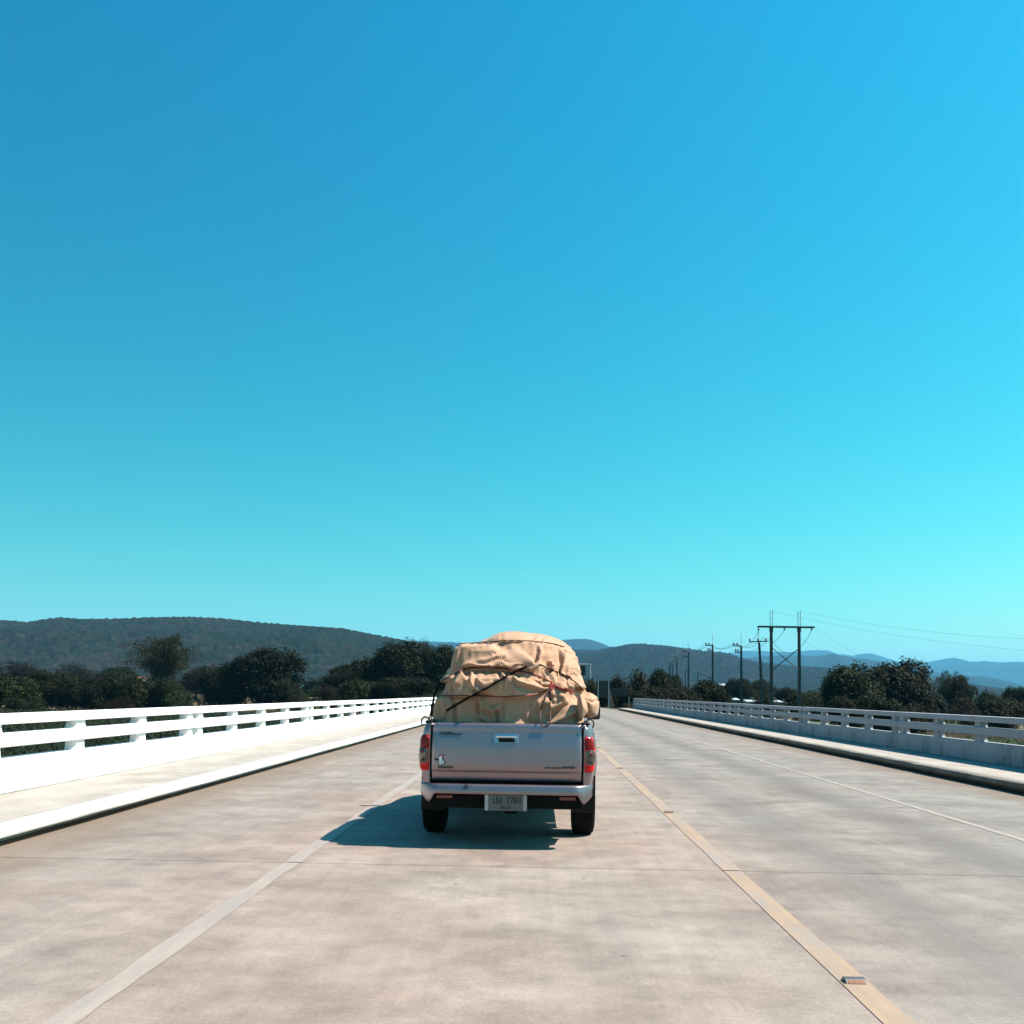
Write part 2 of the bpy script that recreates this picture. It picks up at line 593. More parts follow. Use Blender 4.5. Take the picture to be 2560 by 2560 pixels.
def make_ground():
    m, nt, nodes, links, p = new_mat("field_soil")
    P, X, Y, Z = pos_xyz(nt)
    big = noise_node(nt, 0.012, 4, 0.55, P)
    mid = noise_node(nt, 0.25, 5, 0.6, P)
    fine = noise_node(nt, 4.0, 4, 0.65, P)
    a = ramp(nt, mid.outputs['Fac'], [(0.3, (0.035, 0.048, 0.018)), (0.7, (0.065, 0.072, 0.03))]).outputs['Color']
    b = ramp(nt, mid.outputs['Fac'], [(0.3, (0.085, 0.06, 0.038)), (0.7, (0.14, 0.10, 0.065))]).outputs['Color']
    c = mixc(nt, smooth_band(nt, big.outputs['Fac'], 0.42, 0.58), a, b)
    # dry grass and bare earth on the approach embankment
    c = mixc(nt, smooth_band(nt, Z, -1.4, -0.6), c, b)
    c = mixc(nt, 0.6, c, ramp(nt, fine.outputs['Fac'], [(0.3, (0.6, 0.6, 0.6)), (0.7, (1.1, 1.1, 1.1))]).outputs['Color'], 'MULTIPLY')
    links.new(c, p.inputs['Base Color'])
    p.inputs['Roughness'].default_value = 0.95
    p.inputs['Specular IOR Level'].default_value = 0.1
    bump(nt, p, fine.outputs['Fac'], 0.6, 0.08)
    return m

def make_tarp():
    m, nt, nodes, links, p = new_mat("tan_canvas_tarp")
    tc = nodes.new('ShaderNodeTexCoord')
    O = tc.outputs['Object']
    n1 = noise_node(nt, 2.6, 5, 0.6, O)
    n2 = noise_node(nt, 16.0, 5, 0.65, O)
    n3 = noise_node(nt, 160.0, 2, 0.5, O)
    c = ramp(nt, n1.outputs['Fac'], [(0.3, (0.34, 0.195, 0.120)), (0.7, (0.44, 0.262, 0.168))]).outputs['Color']
    c = mixc(nt, 0.5, c, ramp(nt, n2.outputs['Fac'], [(0.3, (0.80, 0.78, 0.76)), (0.65, (1.04, 1.04, 1.04))]).outputs['Color'], 'MULTIPLY')
    links.new(c, p.inputs['Base Color'])
    p.inputs['Roughness'].default_value = 0.8
    p.inputs['Specular IOR Level'].default_value = 0.2
    p.inputs['Sheen Weight'].default_value = 0.1
    bump(nt, p, mathn(nt, 'ADD', mathn(nt, 'MULTIPLY', n2.outputs['Fac'], 1.0), mathn(nt, 'MULTIPLY', n3.outputs['Fac'], 0.25)), 0.12, 0.015)
    return m

def make_silver():
    m, nt, nodes, links, p = new_mat("silver_paint")
    tc = nodes.new('ShaderNodeTexCoord')
    n1 = noise_node(nt, 3.0, 5, 0.6, tc.outputs['Object'])
    n2 = noise_node(nt, 900.0, 1, 0.5, tc.outputs['Object'])
    s = nodes.new('ShaderNodeSeparateXYZ')
    links.new(tc.outputs['Object'], s.inputs[0])
    c = ramp(nt, n2.outputs['Fac'], [(0.35, (0.26, 0.20, 0.22)), (0.65, (0.32, 0.25, 0.27))]).outputs['Color']
    dust = mathn(nt, 'MULTIPLY', smooth_band(nt, s.outputs[2], 0.95, 0.5), mathn(nt, 'MULTIPLY', n1.outputs['Fac'], 0.45))
    c = mixc(nt, dust, c, (0.22, 0.17, 0.13))
    links.new(c, p.inputs['Base Color'])
    p.inputs['Metallic'].default_value = 0.86
    r = mathn(nt, 'ADD', mathn(nt, 'MULTIPLY', n1.outputs['Fac'], 0.16), 0.26)
    links.new(r, p.inputs['Roughness'])
    p.inputs['Coat Weight'].default_value = 0.08
    p.inputs['Coat Roughness'].default_value = 0.09
    return m

MAT = {}
MAT['road'] = make_road_mat()
MAT['yellow_line'] = make_paint_line("worn_yellow_paint", (0.225, 0.155, 0.105), (0.285, 0.198, 0.132), 0.72)
MAT['white_line'] = make_paint_line("worn_white_paint", (0.245, 0.200, 0.170), (0.275, 0.226, 0.193), 1.0)
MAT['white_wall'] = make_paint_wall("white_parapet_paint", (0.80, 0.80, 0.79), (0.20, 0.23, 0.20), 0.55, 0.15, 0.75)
MAT['shade_wall'] = make_paint_wall("shade_toned_parapet_paint", (0.30, 0.31, 0.335), (0.055, 0.065, 0.06), 0.85, 0.15, 0.8)  # white paint, base colour greyed to carry the shade; the stains are real
MAT['white_kerb'] = make_paint_wall("white_kerb_paint", (0.79, 0.78, 0.76), (0.33, 0.29, 0.23), 0.6, -0.1, 0.6)
MAT['grey_kerb'] = make_concrete("kerb_concrete", (0.105, 0.093, 0.078), (0.20, 0.18, 0.157), 2.2)
MAT['footway'] = make_concrete("footway_concrete", (0.25, 0.222, 0.195), (0.35, 0.315, 0.28), 1.3)
MAT['joint'] = make_concrete("joint_sealant", (0.025, 0.022, 0.02), (0.16, 0.13, 0.10), 2.5)
MAT['ground'] = make_ground()
MAT['pole'] = make_concrete("pole_concrete", (0.045, 0.043, 0.04), (0.08, 0.077, 0.072), 1.0)
MAT['steel'] = simple("dark_steel", (0.05, 0.052, 0.055), 0.5, 0.6, 0.2, 8)
MAT['galv'] = simple("galvanised_steel", (0.33, 0.34, 0.35), 0.45, 0.7, 0.15, 8)
MAT['wire'] = simple("cable_aluminium", (0.10, 0.10, 0.105), 0.5, 0.3, 0.1, 3)
MAT['porcelain'] = simple("brown_porcelain", (0.06, 0.035, 0.025), 0.25, 0.0, 0.2, 8)
MAT['sign_back'] = simple("green_sign_back", (0.007, 0.015, 0.012), 0.5, 0.2, 0.25, 3)
MAT['black_board'] = simple("black_board", (0.004, 0.005, 0.0045), 0.55, 0.0, 0.3, 3)
MAT['silver'] = make_silver()
MAT['tarp'] = make_tarp()
MAT['chrome'] = simple("chrome", (0.72, 0.73, 0.75), 0.10, 1.0, 0.05, 4)
MAT['rubber'] = simple("tyre_rubber", (0.010, 0.0095, 0.009), 0.85, 0.0, 0.35, 9, bumps=0.3, spec=0.12)
MAT['blackp'] = simple("black_plastic", (0.006, 0.006, 0.006), 0.5, 0.0, 0.3, 9, spec=0.2)
MAT['under'] = simple("grimy_underbody", (0.006, 0.0055, 0.005), 0.8, 0.0, 0.4, 6, spec=0.1)
MAT['rim'] = simple("wheel_alloy", (0.45, 0.45, 0.46), 0.35, 0.9, 0.1, 6)
MAT['glass'] = simple("dark_glass", (0.012, 0.016, 0.018), 0.06, 0.0, 0.2, 2, coat=0.5)
MAT['red_lens'] = simple("red_lens", (0.62, 0.010, 0.010), 0.22, 0.0, 0.12, 14, coat=0.06, spec=0.2)
MAT['dark_lens'] = simple("dark_red_lens", (0.17, 0.006, 0.006), 0.2, 0.0, 0.2, 14, coat=0.06, spec=0.2)
MAT['clear_lens'] = simple("smoked_clear_lens", (0.09, 0.075, 0.06), 0.14, 0.35, 0.5, 40, coat=0.1)
MAT['pink_trim'] = simple("pale_lens_trim", (0.34, 0.12, 0.10), 0.2, 0.3, 0.1, 10, coat=0.6)
MAT['reflector'] = simple("red_reflector", (0.16, 0.016, 0.008), 0.3, 0.0, 0.15, 30, coat=0.6)
MAT['amber'] = simple("amber_reflector", (0.21, 0.075, 0.025), 0.3, 0.0, 0.12, 40, coat=0.4)
MAT['stud'] = simple("stud_body", (0.09, 0.08, 0.078), 0.5, 0.3, 0.3, 30)
MAT['plate'] = simple("number_plate_white", (0.10, 0.105, 0.10), 0.45, 0.0, 0.08, 8)
MAT['ink'] = simple("black_ink", (0.012, 0.012, 0.012), 0.5, 0.0, 0.1, 8)
MAT['badge'] = simple("dark_badge", (0.030, 0.028, 0.020), 0.35, 0.2, 0.2, 30)
MAT['sticker_white'] = simple("white_vinyl", (0.72, 0.72, 0.72), 0.4, 0.0, 0.05, 10)
MAT['sticker_red'] = simple("red_vinyl", (0.40, 0.06, 0.04), 0.4, 0.0, 0.1, 10)
MAT['strap'] = simple("black_webbing", (0.008, 0.0075, 0.0075), 0.9, 0.0, 0.3, 40, spec=0.08)
MAT['rope_red'] = simple("red_nylon_rope", (0.26, 0.020, 0.016), 0.65, 0.0, 0.25, 60)
MAT['rope_dark'] = simple("dark_maroon_rope", (0.06, 0.012, 0.012), 0.75, 0.0, 0.3, 60)
MAT['bark'] = simple("bark", (0.10, 0.075, 0.055), 0.9, 0.0, 0.35, 3)
MAT['culm'] = simple("bamboo_culm", (0.13, 0.12, 0.05), 0.6, 0.0, 0.3, 3)
MAT['leaf_dark'] = make_foliage("leaf_dark_green", (0.014, 0.021, 0.004), (0.046, 0.056, 0.010), (0.055, 0.040, 0.010))
MAT['leaf_teak'] = make_foliage("leaf_teak", (0.014, 0.023, 0.004), (0.052, 0.064, 0.012), (0.070, 0.044, 0.012), 0.10)
MAT['leaf_dry'] = make_foliage("leaf_dry_brown", (0.028, 0.024, 0.007), (0.070, 0.056, 0.016), (0.070, 0.036, 0.018), 0.12)
MAT['leaf_bright'] = make_foliage("leaf_mid_green", (0.016, 0.035, 0.009), (0.050, 0.080, 0.020), (0.065, 0.06, 0.02))
MAT['leaf_bamboo'] = make_foliage("leaf_bamboo", (0.020, 0.024, 0.005), (0.066, 0.062, 0.014), (0.060, 0.050, 0.024))
MAT['leaf_crop'] = make_foliage("leaf_crop", (0.020, 0.044, 0.016), (0.090, 0.13, 0.055), (0.060, 0.050, 0.026), 0.12)
MAT['dry_grass'] = make_foliage("dry_grass_blade", (0.07, 0.05, 0.025), (0.17, 0.12, 0.065), (0.05, 0.055, 0.02), 0.25)
MAT['hill_near'] = make_hill("near_hill_forest", 9.0, ((0.004, 0.0075, 0.005), (0.010, 0.015, 0.009)), ((0.013, 0.011, 0.011), (0.028, 0.023, 0.022)), 0.56)
MAT['hill_far'] = make_hill("far_hill_forest", 16.0, ((0.003, 0.0055, 0.005), (0.007, 0.010, 0.008)), ((0.010, 0.008, 0.009), (0.019, 0.015, 0.016)), 0.55)
MAT['roof_teal'] = simple("teal_roof_sheet", (0.03, 0.24, 0.24), 0.4, 0.2, 0.1, 1)
MAT['roof_red'] = simple("red_roof_tile", (0.30, 0.085, 0.05), 0.7, 0.0, 0.2, 1)
MAT['roof_white'] = simple("pale_roof_sheet", (0.42, 0.45, 0.47), 0.4, 0.2, 0.1, 0.6)
MAT['wall_plaster'] = simple("plaster_wall", (0.30, 0.27, 0.24), 0.85, 0.0, 0.15, 0.7)

# ================================================================== SETTING
PLAIN = -3.0
BR0, BR1 = -60.0, 102.0            # the bridge along Y
ROAD_L, ROAD_R = -4.67, 7.32       # kerb faces
SPAN, J0 = 9.8, 8.92
FULL_SEED = 11
rng = np.random.default_rng(FULL_SEED)
random.seed(5)

def road_cx(y):
    y = np.asarray(y, dtype=float)
    t = np.clip(y - 99.0, 0, None)
    return 1.32 - t * t / 300.0

# ---- ground sheet with the two approach embankments
def axis(lo, hi, near_lo, near_hi, step, grow):
    a = list(np.arange(near_lo, near_hi + 1e-6, step))
    s, p = step, near_hi
    while p < hi:
        s *= grow
        p = min(p + s, hi)
        a.append(p)
    s, p, left = step, near_lo, []
    while p > lo:
        s *= grow
        p = max(p - s, lo)
        left.append(p)
    return np.array(left[::-1] + a)

gx = axis(-26000, 26000, -70, 70, 2.0, 1.16)
gy = axis(-6000, 30000, -110, 260, 2.0, 1.16)
GX, GY = np.meshgrid(gx, gy)

def ground_z(x, y):
    x, y = np.asarray(x, float), np.asarray(y, float)
    z = PLAIN + (fbm(x / 23.0, y / 23.0, 3) - 0.5) * 0.5
    d = np.abs(x - road_cx(y))
    emb = np.maximum(sstep(96.0, 103.5, y), sstep(BR0 + 6, BR0 - 2, y)) * (1 - sstep(700, 900, np.abs(y)))
    top = -0.12 + (fbm(x / 3.0, y / 3.0, 9) - 0.5) * 0.10 - 0.03
    side = 1 - sstep(9.6, 16.0, d)
    return z * (1 - emb * side) + top * emb * side

Z = ground_z(GX, GY)
ground = structure(obj_from("ground", grid_mesh("ground", np.stack([GX, GY, Z], -1), MAT['ground'])), "flat farmland with dry earth embankments at the ends of the bridge")

# ---- the road: deck base, one slab per span, painted lines, approaches
deck = MB().box(ROAD_L - 0.30, ROAD_R + 0.30, BR0, BR1, -0.45, -0.045)
road = structure(deck.build("road", MAT['joint']), "pale concrete bridge roadway running straight ahead")
joints = [J0 + SPAN * k for k in range(-7, 10)]
edges = [BR0] + [j for j in joints if BR0 < j < BR1 - 2] + [BR1]
def strip(name, x0, x1, y0, y1, z, mat, ny=1, jag=0.0, sd=0):
    ys = np.linspace(y0, y1, ny + 1)
    P = np.zeros((ny + 1, 2, 3))
    P[:, 0] = np.stack([x0 + (vnoise(ys * 1.7, ys * 0 + sd, 1) - 0.5) * jag + (vnoise(ys * 9, ys * 0 + sd, 2) - 0.5) * jag * 0.5, ys, ys * 0 + z], -1)
    P[:, 1] = np.stack([x1 + (vnoise(ys * 1.7, ys * 0 + sd, 5) - 0.5) * jag + (vnoise(ys * 9, ys * 0 + sd, 6) - 0.5) * jag * 0.5, ys, ys * 0 + z], -1)
    return obj_from(name, grid_mesh(name, P, mat, False), road)
GAP = 0.015
for i in range(len(edges) - 1):
    a, b = edges[i] + GAP, edges[i + 1] - GAP
    MB().box(ROAD_L - 0.22, ROAD_R + 0.22, a, b, -0.045, 0.0, 0.006).build("slab", MAT['road'], road)
    n = max(2, int((b - a) * 4)) if b > -5 and a < 60 else 2
    strip("centre_line", 1.527, 1.673, a, b, 0.004, MAT['yellow_line'], n, 0.012, 1.5)
    strip("edge_line", -2.065, -1.935, a, b, 0.004, MAT['white_line'], n, 0.03, 4.5)
    strip("edge_line", 4.92, 5.01, a, b, 0.004, MAT['white_line'], n, 0.015, 8.5)
def approach(name, y0, y1, ofs, z, mat, n):
    ys = np.linspace(y0, y1, n)
    P = np.zeros((n, len(ofs), 3))
    c = road_cx(ys)
    for j, o in enumerate(ofs):
        P[:, j] = np.stack([c + o, ys, ys * 0 + z], -1)
    return obj_from(name, grid_mesh(name, P, mat, False), road)
approach("approach_road", BR1 + 0.03, 210, [-6.2, 0, 6.2], -0.01, MAT['road'], 40)
approach("approach_road", -240, BR0 - 0.03, [-6.2, 0, 6.2], -0.01, MAT['road'], 20)
approach("centre_line", BR1 + 0.03, 210, [0.17, 0.40], -0.004, MAT['yellow_line'], 40)

# ---- raised footways with an overhanging kerb lip
def footway(side, lip, outer, kerb_mat, label):
    s = side
    ys = np.arange(BR0, BR1 - 1.9, 0.35)
    n = len(ys)
    fw = structure(MB().box(min(s * (lip + 0.235), s * outer), max(s * (lip + 0.235), s * outer), BR0, BR1 - 2.2, -0.30, 0.163).build("footway", MAT['footway']), label)
    # kerb: profile swept with small chips and wobble
    prof = [(lip + 0.22, -0.044), (lip + 0.22, 0.082), (lip + 0.012, 0.080), (lip, 0.090), (lip, 0.153), (lip + 0.014, 0.168), (lip + 0.225, 0.170), (lip + 0.230, -0.044)]
    P = np.zeros((n, len(prof), 3))
    for j, (px, pz) in enumerate(prof):
        w = (vnoise(ys * 0.35, ys * 0 + j * 0.0, 31) - 0.5) * 0.024 + (vnoise(ys * 2.3, ys * 0 + j, 32) - 0.5) * 0.008
        chip = np.where(vnoise(ys * 1.9, ys * 0 + 7 * s, 33) > 0.90, 0.02, 0.0) * (1 if j in (4, 5) else 0)
        P[:, j] = np.stack([s * (px + (w if j in (2, 3, 4, 5) else 0) + chip), ys, pz + (vnoise(ys * 1.1, ys * 0 + j, 35) - 0.5) * 0.006 - chip * 0.5], -1)
    if s > 0:
        P = P[:, ::-1]
    me = grid_mesh("kerb", P, kerb_mat, False)
    obj_from("kerb", me, fw)
    end = MB().prism([(s * a, b) for a, b in prof], BR1 - 2.24, BR1 - 2.2).build("kerb_end", kerb_mat, fw)
    return fw
footway(-1, -ROAD_L, 6.45, MAT['white_kerb'], "pale concrete footway on the left with a white painted kerb")
footway(1, ROAD_R, 9.30, MAT['grey_kerb'], "concrete footway on the right with a grimy grey kerb")

# ---- parapets: low wall, two rails, posts in pairs at each deck joint
def parapet(side, x_in, first_joint, mat, label, name="bridge_parapet"):
    s = side
    root = empty(name, (s * x_in, BR0, 0.163), label, "parapet")
    def L(mb, nm, sm=False):
        ob = mb.build(nm, mat, root)
        ob.location = (-s * x_in, -BR0, -0.163)
        return ob
    js = [first_joint + SPAN * k for k in range(-12, 12)]
    ed = [BR0] + [j for j in js if BR0 + 2 < j < BR1 - 2] + [BR1]
    def bx(x0, x1, *a):
        return MB().box(min(s * x0, s * x1), max(s * x0, s * x1), *a)
    post_mesh = {}
    for i in range(len(ed) - 1):
        a, b = ed[i] + 0.012, ed[i + 1] - 0.012
        o1, o2 = rng.normal(0, 0.004), rng.normal(0, 0.004)
        L(bx(x_in + o1, x_in + 0.23 + o1, a, b, 0.163, 0.565 + o2, 0.012), "wall_panel")
        L(bx(x_in + o1 - 0.012, x_in + 0.19 + o1, a, b, 0.700 + o2, 0.862 + o2, 0.012), "middle_rail")
        L(bx(x_in + o1 - 0.012, x_in + 0.20 + o1, a, b, 0.966 + o2, 1.085 + o2, 0.014), "top_rail")
        nb = max(1, int(round((b - a - 0.6) / 2.3)))
        for q in range(nb + 1):
            yc = a + 0.29 + (b - a - 0.58) * q / nb
            for (z0, z1) in ((0.563 + o2, 0.702 + o2), (0.860 + o2, 0.968 + o2)):
                key = (z0 < 0.7)
                if key not in post_mesh:
                    h = 0.142 if key else 0.112
                    m = MB()
                    # chamfered post with small haunches at the foot
                    ring = lambda e, f: [(-0.075 - e, -0.13 - f), (0.075 + e, -0.13 - f), (0.075 + e, 0.13 + f), (-0.075 - e, 0.13 + f)]
                    lv = [(0.0, 0.0, 0.045), (0.018, 0.0, 0.022), (0.045, 0.0, 0.004), (h * 0.6, 0.0, 0.0), (h, 0.0, 0.0)]
                    v = []
                    for z_, e, f in lv:
                        v += [(px_, py_, z_) for px_, py_ in ring(e, f)]
                    fc = []
                    for k in range(len(lv) - 1):
                        for c in range(4):
                            c2 = (c + 1) % 4
                            fc.append((k * 4 + c, k * 4 + c2, (k + 1) * 4 + c2, (k + 1) * 4 + c))
                    m.add(v, fc)
                    po = m.build("post", mat, root)
                    post_mesh[key] = po.data
                else:
                    po = bpy.data.objects.new("post", post_mesh[key])
                    link(po, root)
                po.location = (s * (0.10 + o1), yc - BR0, z0 - 0.163)
    return root
parapet(-1, 6.17, 19.4, MAT['white_wall'], "sunlit white concrete parapet with two rails on the left side of the bridge")
parapet(1, 9.00, 27.3, MAT['shade_wall'], "stained white concrete parapet on the right side of the bridge, its colour darkened for shade")

# ---- hills -------------------------------------------------------------
def hill(ridge, D, near, col_step, rows, cell, amp, mat, label, spur, seed):
    rx = np.array([p[0] for p in ridge], float)
    ry = np.array([p[1] for p in ridge], float)
    px = np.arange(rx[0], rx[-1] + 1, col_step)
    py = np.interp(px, rx, ry)
    az = np.zeros_like(px)
    tanel = np.zeros_like(px)
    for i in range(len(px)):
        d = ray(px[i], py[i])
        az[i] = math.atan2(d.x, d.y)
        tanel[i] = d.z / math.hypot(d.x, d.y)
    ridge_h = CAM_H + tanel * D - PLAIN                    # height over the plain
    ridge_h = np.maximum(ridge_h, 2.0)
    edge = sstep(rx[0], rx[0] + 260, px) if rx[0] > 0 else np.ones_like(px)
    t = np.concatenate([np.linspace(0, 1, rows), 1 + np.linspace(0, 1, 14)[1:] * 0.5])
    T, A = np.meshgrid(t, az, indexing='ij')
    H = np.broadcast_to(ridge_h, T.shape)
    d = D * (near + (1 - near) * T)
    X, Y = d * np.sin(A), d * np.cos(A)
    prof = np.where(T <= 1, np.sin(np.clip(T, 0, 1) * math.pi / 2) ** 1.15, np.cos(np.clip(T - 1, 0, 1) * math.pi * 0.9))
    sp = (fbm(X / spur, Y / spur, seed, 4) - 0.5)
    body = np.sin(np.clip(T, 0, 1) * math.pi) * (T <= 1)
    zz = PLAIN - 1 + H * (prof + 0.42 * body * sp) 
    zz = zz + crowns(X, Y, cell, seed) * amp * sstep(0.02, 0.1, T) - amp * 0.8
    zz = zz + crowns(X, Y, cell * 0.47, seed + 9) * amp * 0.4 * sstep(0.02, 0.1, T)
    ang = ((zz - CAM_H) / d).max(0)                        # crest seen exactly where the ridge line is
    rel = np.maximum(ang, 1e-4)
    k = np.clip(np.maximum(tanel, 1e-4) / rel, 0.5, 1.3)
    kw = np.ones(9) / 9
    k = np.convolve(np.pad(k, 4, mode='edge'), kw, mode='valid')
    zz = PLAIN - 1 + (zz - PLAIN + 1) * k
    P = np.stack([X, Y, zz], -1)
    o = obj_from("hill", grid_mesh("hill", P, mat, True))
    structure(o, label)
    return o

hill([(-1500, 1600), (-700, 1575), (-300, 1560), (0, 1549), (40, 1551), (70, 1554), (100, 1548), (150, 1542), (200, 1546), (300, 1545), (370, 1542), (440, 1541), (480, 1541), (560, 1545), (640, 1554), (740, 1562), (860, 1570), (930, 1584), (1000, 1597), (1080, 1612), (1150, 1630), (1250, 1664), (1350, 1705), (1420, 1728)],
     2300, 0.46, 2.6, 190, 10.5, 7.0, MAT['hill_near'], "long wooded hill behind the trees on the left", 210.0, 3)
hill([(1060, 1725), (1180, 1680), (1300, 1642), (1400, 1628), (1440, 1623), (1492, 1624), (1525, 1618), (1554, 1613), (1577, 1609), (1600, 1608), (1637, 1611), (1673, 1614), (1699, 1618), (1725, 1621), (1763, 1627), (1802, 1629), (1828, 1634), (1854, 1644), (1880, 1650), (1932, 1659), (2004, 1665), (2056, 1667), (2140, 1678), (2300, 1694), (2400, 1706), (2500, 1719), (2600, 1730), (2750, 1738)],
     4300, 0.42, 3.2, 120, 17.0, 11.0, MAT['hill_far'], "dark blue wooded hill behind the power poles", 420.0, 17)
hill([(700, 1700), (800, 1640), (900, 1612), (1000, 1604), (1066, 1603), (1140, 1606), (1250, 1612), (1350, 1607), (1400, 1600), (1440, 1597), (1475, 1598), (1500, 1606), (1530, 1619), (1600, 1640), (1720, 1680), (1900, 1730)],
     10000, 0.6, 5.0, 60, 26.0, 11.0, MAT['hill_far'], "pale blue rounded hilltop showing just right of the truck load", 700.0, 29)
hill([(1640, 1735), (1720, 1690), (1800, 1652), (1900, 1641), (1970, 1638), (2040, 1641), (2083, 1634), (2125, 1643), (2200, 1653), (2300, 1672), (2400, 1692), (2450, 1689), (2500, 1698), (2560, 1713), (2700, 1716), (2900, 1728), (3100, 1740)],
     9500, 0.66, 5.0, 60, 24.0, 11.0, MAT['hill_far'], "mid blue ridge stepping down behind the big dark tree on the right", 600.0, 41)
hill([(1600, 1720), (1700, 1670), (1780, 1640), (1828, 1632), (1864, 1628), (1898, 1627), (1938, 1629), (1977, 1631), (2016, 1626), (2042, 1625), (2071, 1626), (2090, 1634), (2134, 1639), (2150, 1635), (2174, 1633), (2205, 1641), (2241, 1653), (2275, 1653), (2319, 1655), (2352, 1649), (2386, 1644), (2427, 1654), (2464, 1653), (2505, 1656), (2541, 1654), (2600, 1660), (2760, 1652), (3000, 1664), (3400, 1690), (3800, 1720)],
     17000, 0.75, 5.0, 50, 34.0, 12.0, MAT['hill_far'], "faintest farthest mountain ridge along the horizon on the right", 900.0, 53)

# ================================================================== PICKUP TRUCK
TX, TY = -0.281, 9.99
truck = empty("pickup_truck", (TX, TY, 0), "silver pickup truck seen from behind, heavily loaded, on the concrete road", "pickup truck")

WZ = [0.40, 0.46, 0.55, 0.62, 0.75, 0.87, 0.97, 1.05, 1.10, 1.125, 1.135]
WW = [0.740, 0.755, 0.772, 0.785, 0.806, 0.812, 0.800, 0.785, 0.772, 0.758, 0.735]
BED_TOP = 1.13
AX_R, AX_F, WR = 1.12, 4.17, 0.335

def flare(y):
    return 0.055 * float(sstep(0.05, 0.75, np.array(y))) - 0.05 * float(sstep(4.2, 5.0, np.array(y)))

def side_w(z, y):
    return float(np.interp(z, WZ, WW)) + flare(y)

# path round the rear corner of the body: (u) -> (x, y) for a given half-width
def corner_path(w):
    """rear seam -> corner -> side, list of (x, y)."""
    return [(0.703, 0.012), (0.715, 0.002), (w - 0.060, 0.004), (w - 0.034, 0.012), (w - 0.016, 0.027), (w - 0.005, 0.050), (w, 0.085)]

def low_edge(y):
    z = 0.46 if y > 0.25 else 0.52
    for c in (AX_R, AX_F):
        d = y - c
        if abs(d) < 0.43:
            z = max(z, 0.36 + math.sqrt(max(0, 0.43 ** 2 - d * d)))
    return z

def belt(y):
    if y < 3.75:
        return BED_TOP
    return BED_TOP - 0.10 * (y - 3.75) / 1.25 - 0.16 * float(sstep(4.55, 5.0, np.array(y)))

def side_panel(s, y_from, y_to, name, with_corner):
    ys = list(np.arange(y_from, y_to + 1e-6, 0.05))
    rows = 15
    cols = []
    if with_corner:
        for j in range(7):
            col = []
            for r in range(rows):
                t = r / (rows - 1)
                z = 0.545 + (BED_TOP - 0.545) * t
                x, y = corner_path(side_w(z, 0.0))[j]
                col.append((s * x, y, z))
            cols.append(col)
    for y in ys:
        lo, hi = low_edge(y), belt(y)
        if y < 0.25:
            lo = 0.545
        col = []
        for r in range(rows):
            t = r / (rows - 1)
            z = lo + (hi - lo) * t
            zz = z + (BED_TOP - hi) * t
            x = side_w(min(zz, 1.13), y)
            for c in (AX_R, AX_F):                       # lip round the wheel arch
                dd = math.hypot(y - c, z - 0.36)
                if dd < 0.50:
                    x += 0.022 * max(0.0, 1 - abs(dd - 0.45) / 0.05)
            col.append((s * x, y, z))
        cols.append(col)
    P = np.array(cols).transpose(1, 0, 2)
    if s < 0:
        P = P[:, ::-1]
    me = grid_mesh(name, P, MAT['silver'], True)
    o = obj_from(name, me, truck)
    md = o.modifiers.new("thick", 'SOLIDIFY')
    md.thickness = 0.02
    md.offset = -1
    return o

for s in (-1, 1):
    side_panel(s, 0.12, 1.98, "bed_side", True)
    side_panel(s, 2.00, 3.42, "door", False)
    side_panel(s, 3.44, 4.98, "front_wing", False)
    # rail cap along the bed side
    MB().box(min(s * 0.695, s * 0.765), max(s * 0.695, s * 0.765), 0.02, 1.97, 1.128, 1.152, 0.008).build("bed_rail", MAT['blackp'], truck)
    # cargo hook on the rail
    hk = [(s * 0.735, 0.10, 1.15), (s * 0.742, 0.08, 1.175), (s * 0.775, 0.07, 1.185), (s * 0.800, 0.07, 1.165), (s * 0.803, 0.07, 1.125), (s * 0.79, 0.07, 1.105)]
    MB().tube(hk, 0.008, 6).build("cargo_hook", MAT['steel'], truck, True)

# bed inside: floor, bulkhead, inner lining (dark)
MB().box(-0.70, 0.70, 0.05, 1.95, 0.60, 0.64).build("bed_floor", MAT['under'], truck)
MB().box(-0.70, 0.70, 1.92, 1.97, 0.60, 1.14).build("bulkhead", MAT['silver'], truck)
for s in (-1, 1):
    MB().box(min(s * 0.69, s * 0.705), max(s * 0.69, s * 0.705), 0.03, 1.95, 0.60, 1.12).build("bed_lining", MAT['under'], truck)
# dark jamb behind the tailgate gaps
MB().box(-0.735, 0.735, 0.040, 0.055, 0.53, 1.11).build("tailgate_jamb", MAT['under'], truck)

# ---- tailgate: pressed panel, profile (z, y)
prof = [(0.612, 0.030), (0.606, 0.012), (0.612, -0.002), (0.630, -0.012), (0.655, -0.018), (0.676, -0.020), (0.690, -0.024), (0.700, -0.036), (0.715, -0.041), (0.76, -0.0415), (0.80, -0.041), (0.84, -0.0398), (0.88, -0.0380), (0.92, -0.0352), (0.96, -0.0305), (1.00, -0.0230), (1.035, -0.0140), (1.048, -0.0110), (1.056, -0.0100), (1.066, -0.0098), (1.080, -0.0098), (1.105, -0.0080), (1.122, -0.001), (1.131, 0.010), (1.134, 0.028), (1.128, 0.05)]
def gate_y(z):
    zs = [p[0] for p in prof[2:-3]]
    return float(np.interp(z, zs, [p[1] for p in prof[2:-3]]))
xs = [-0.694, -0.690, -0.682, -0.66] + list(np.linspace(-0.62, 0.62, 32)) + [0.66, 0.682, 0.690, 0.694]
P = np.zeros((len(prof), len(xs), 3))
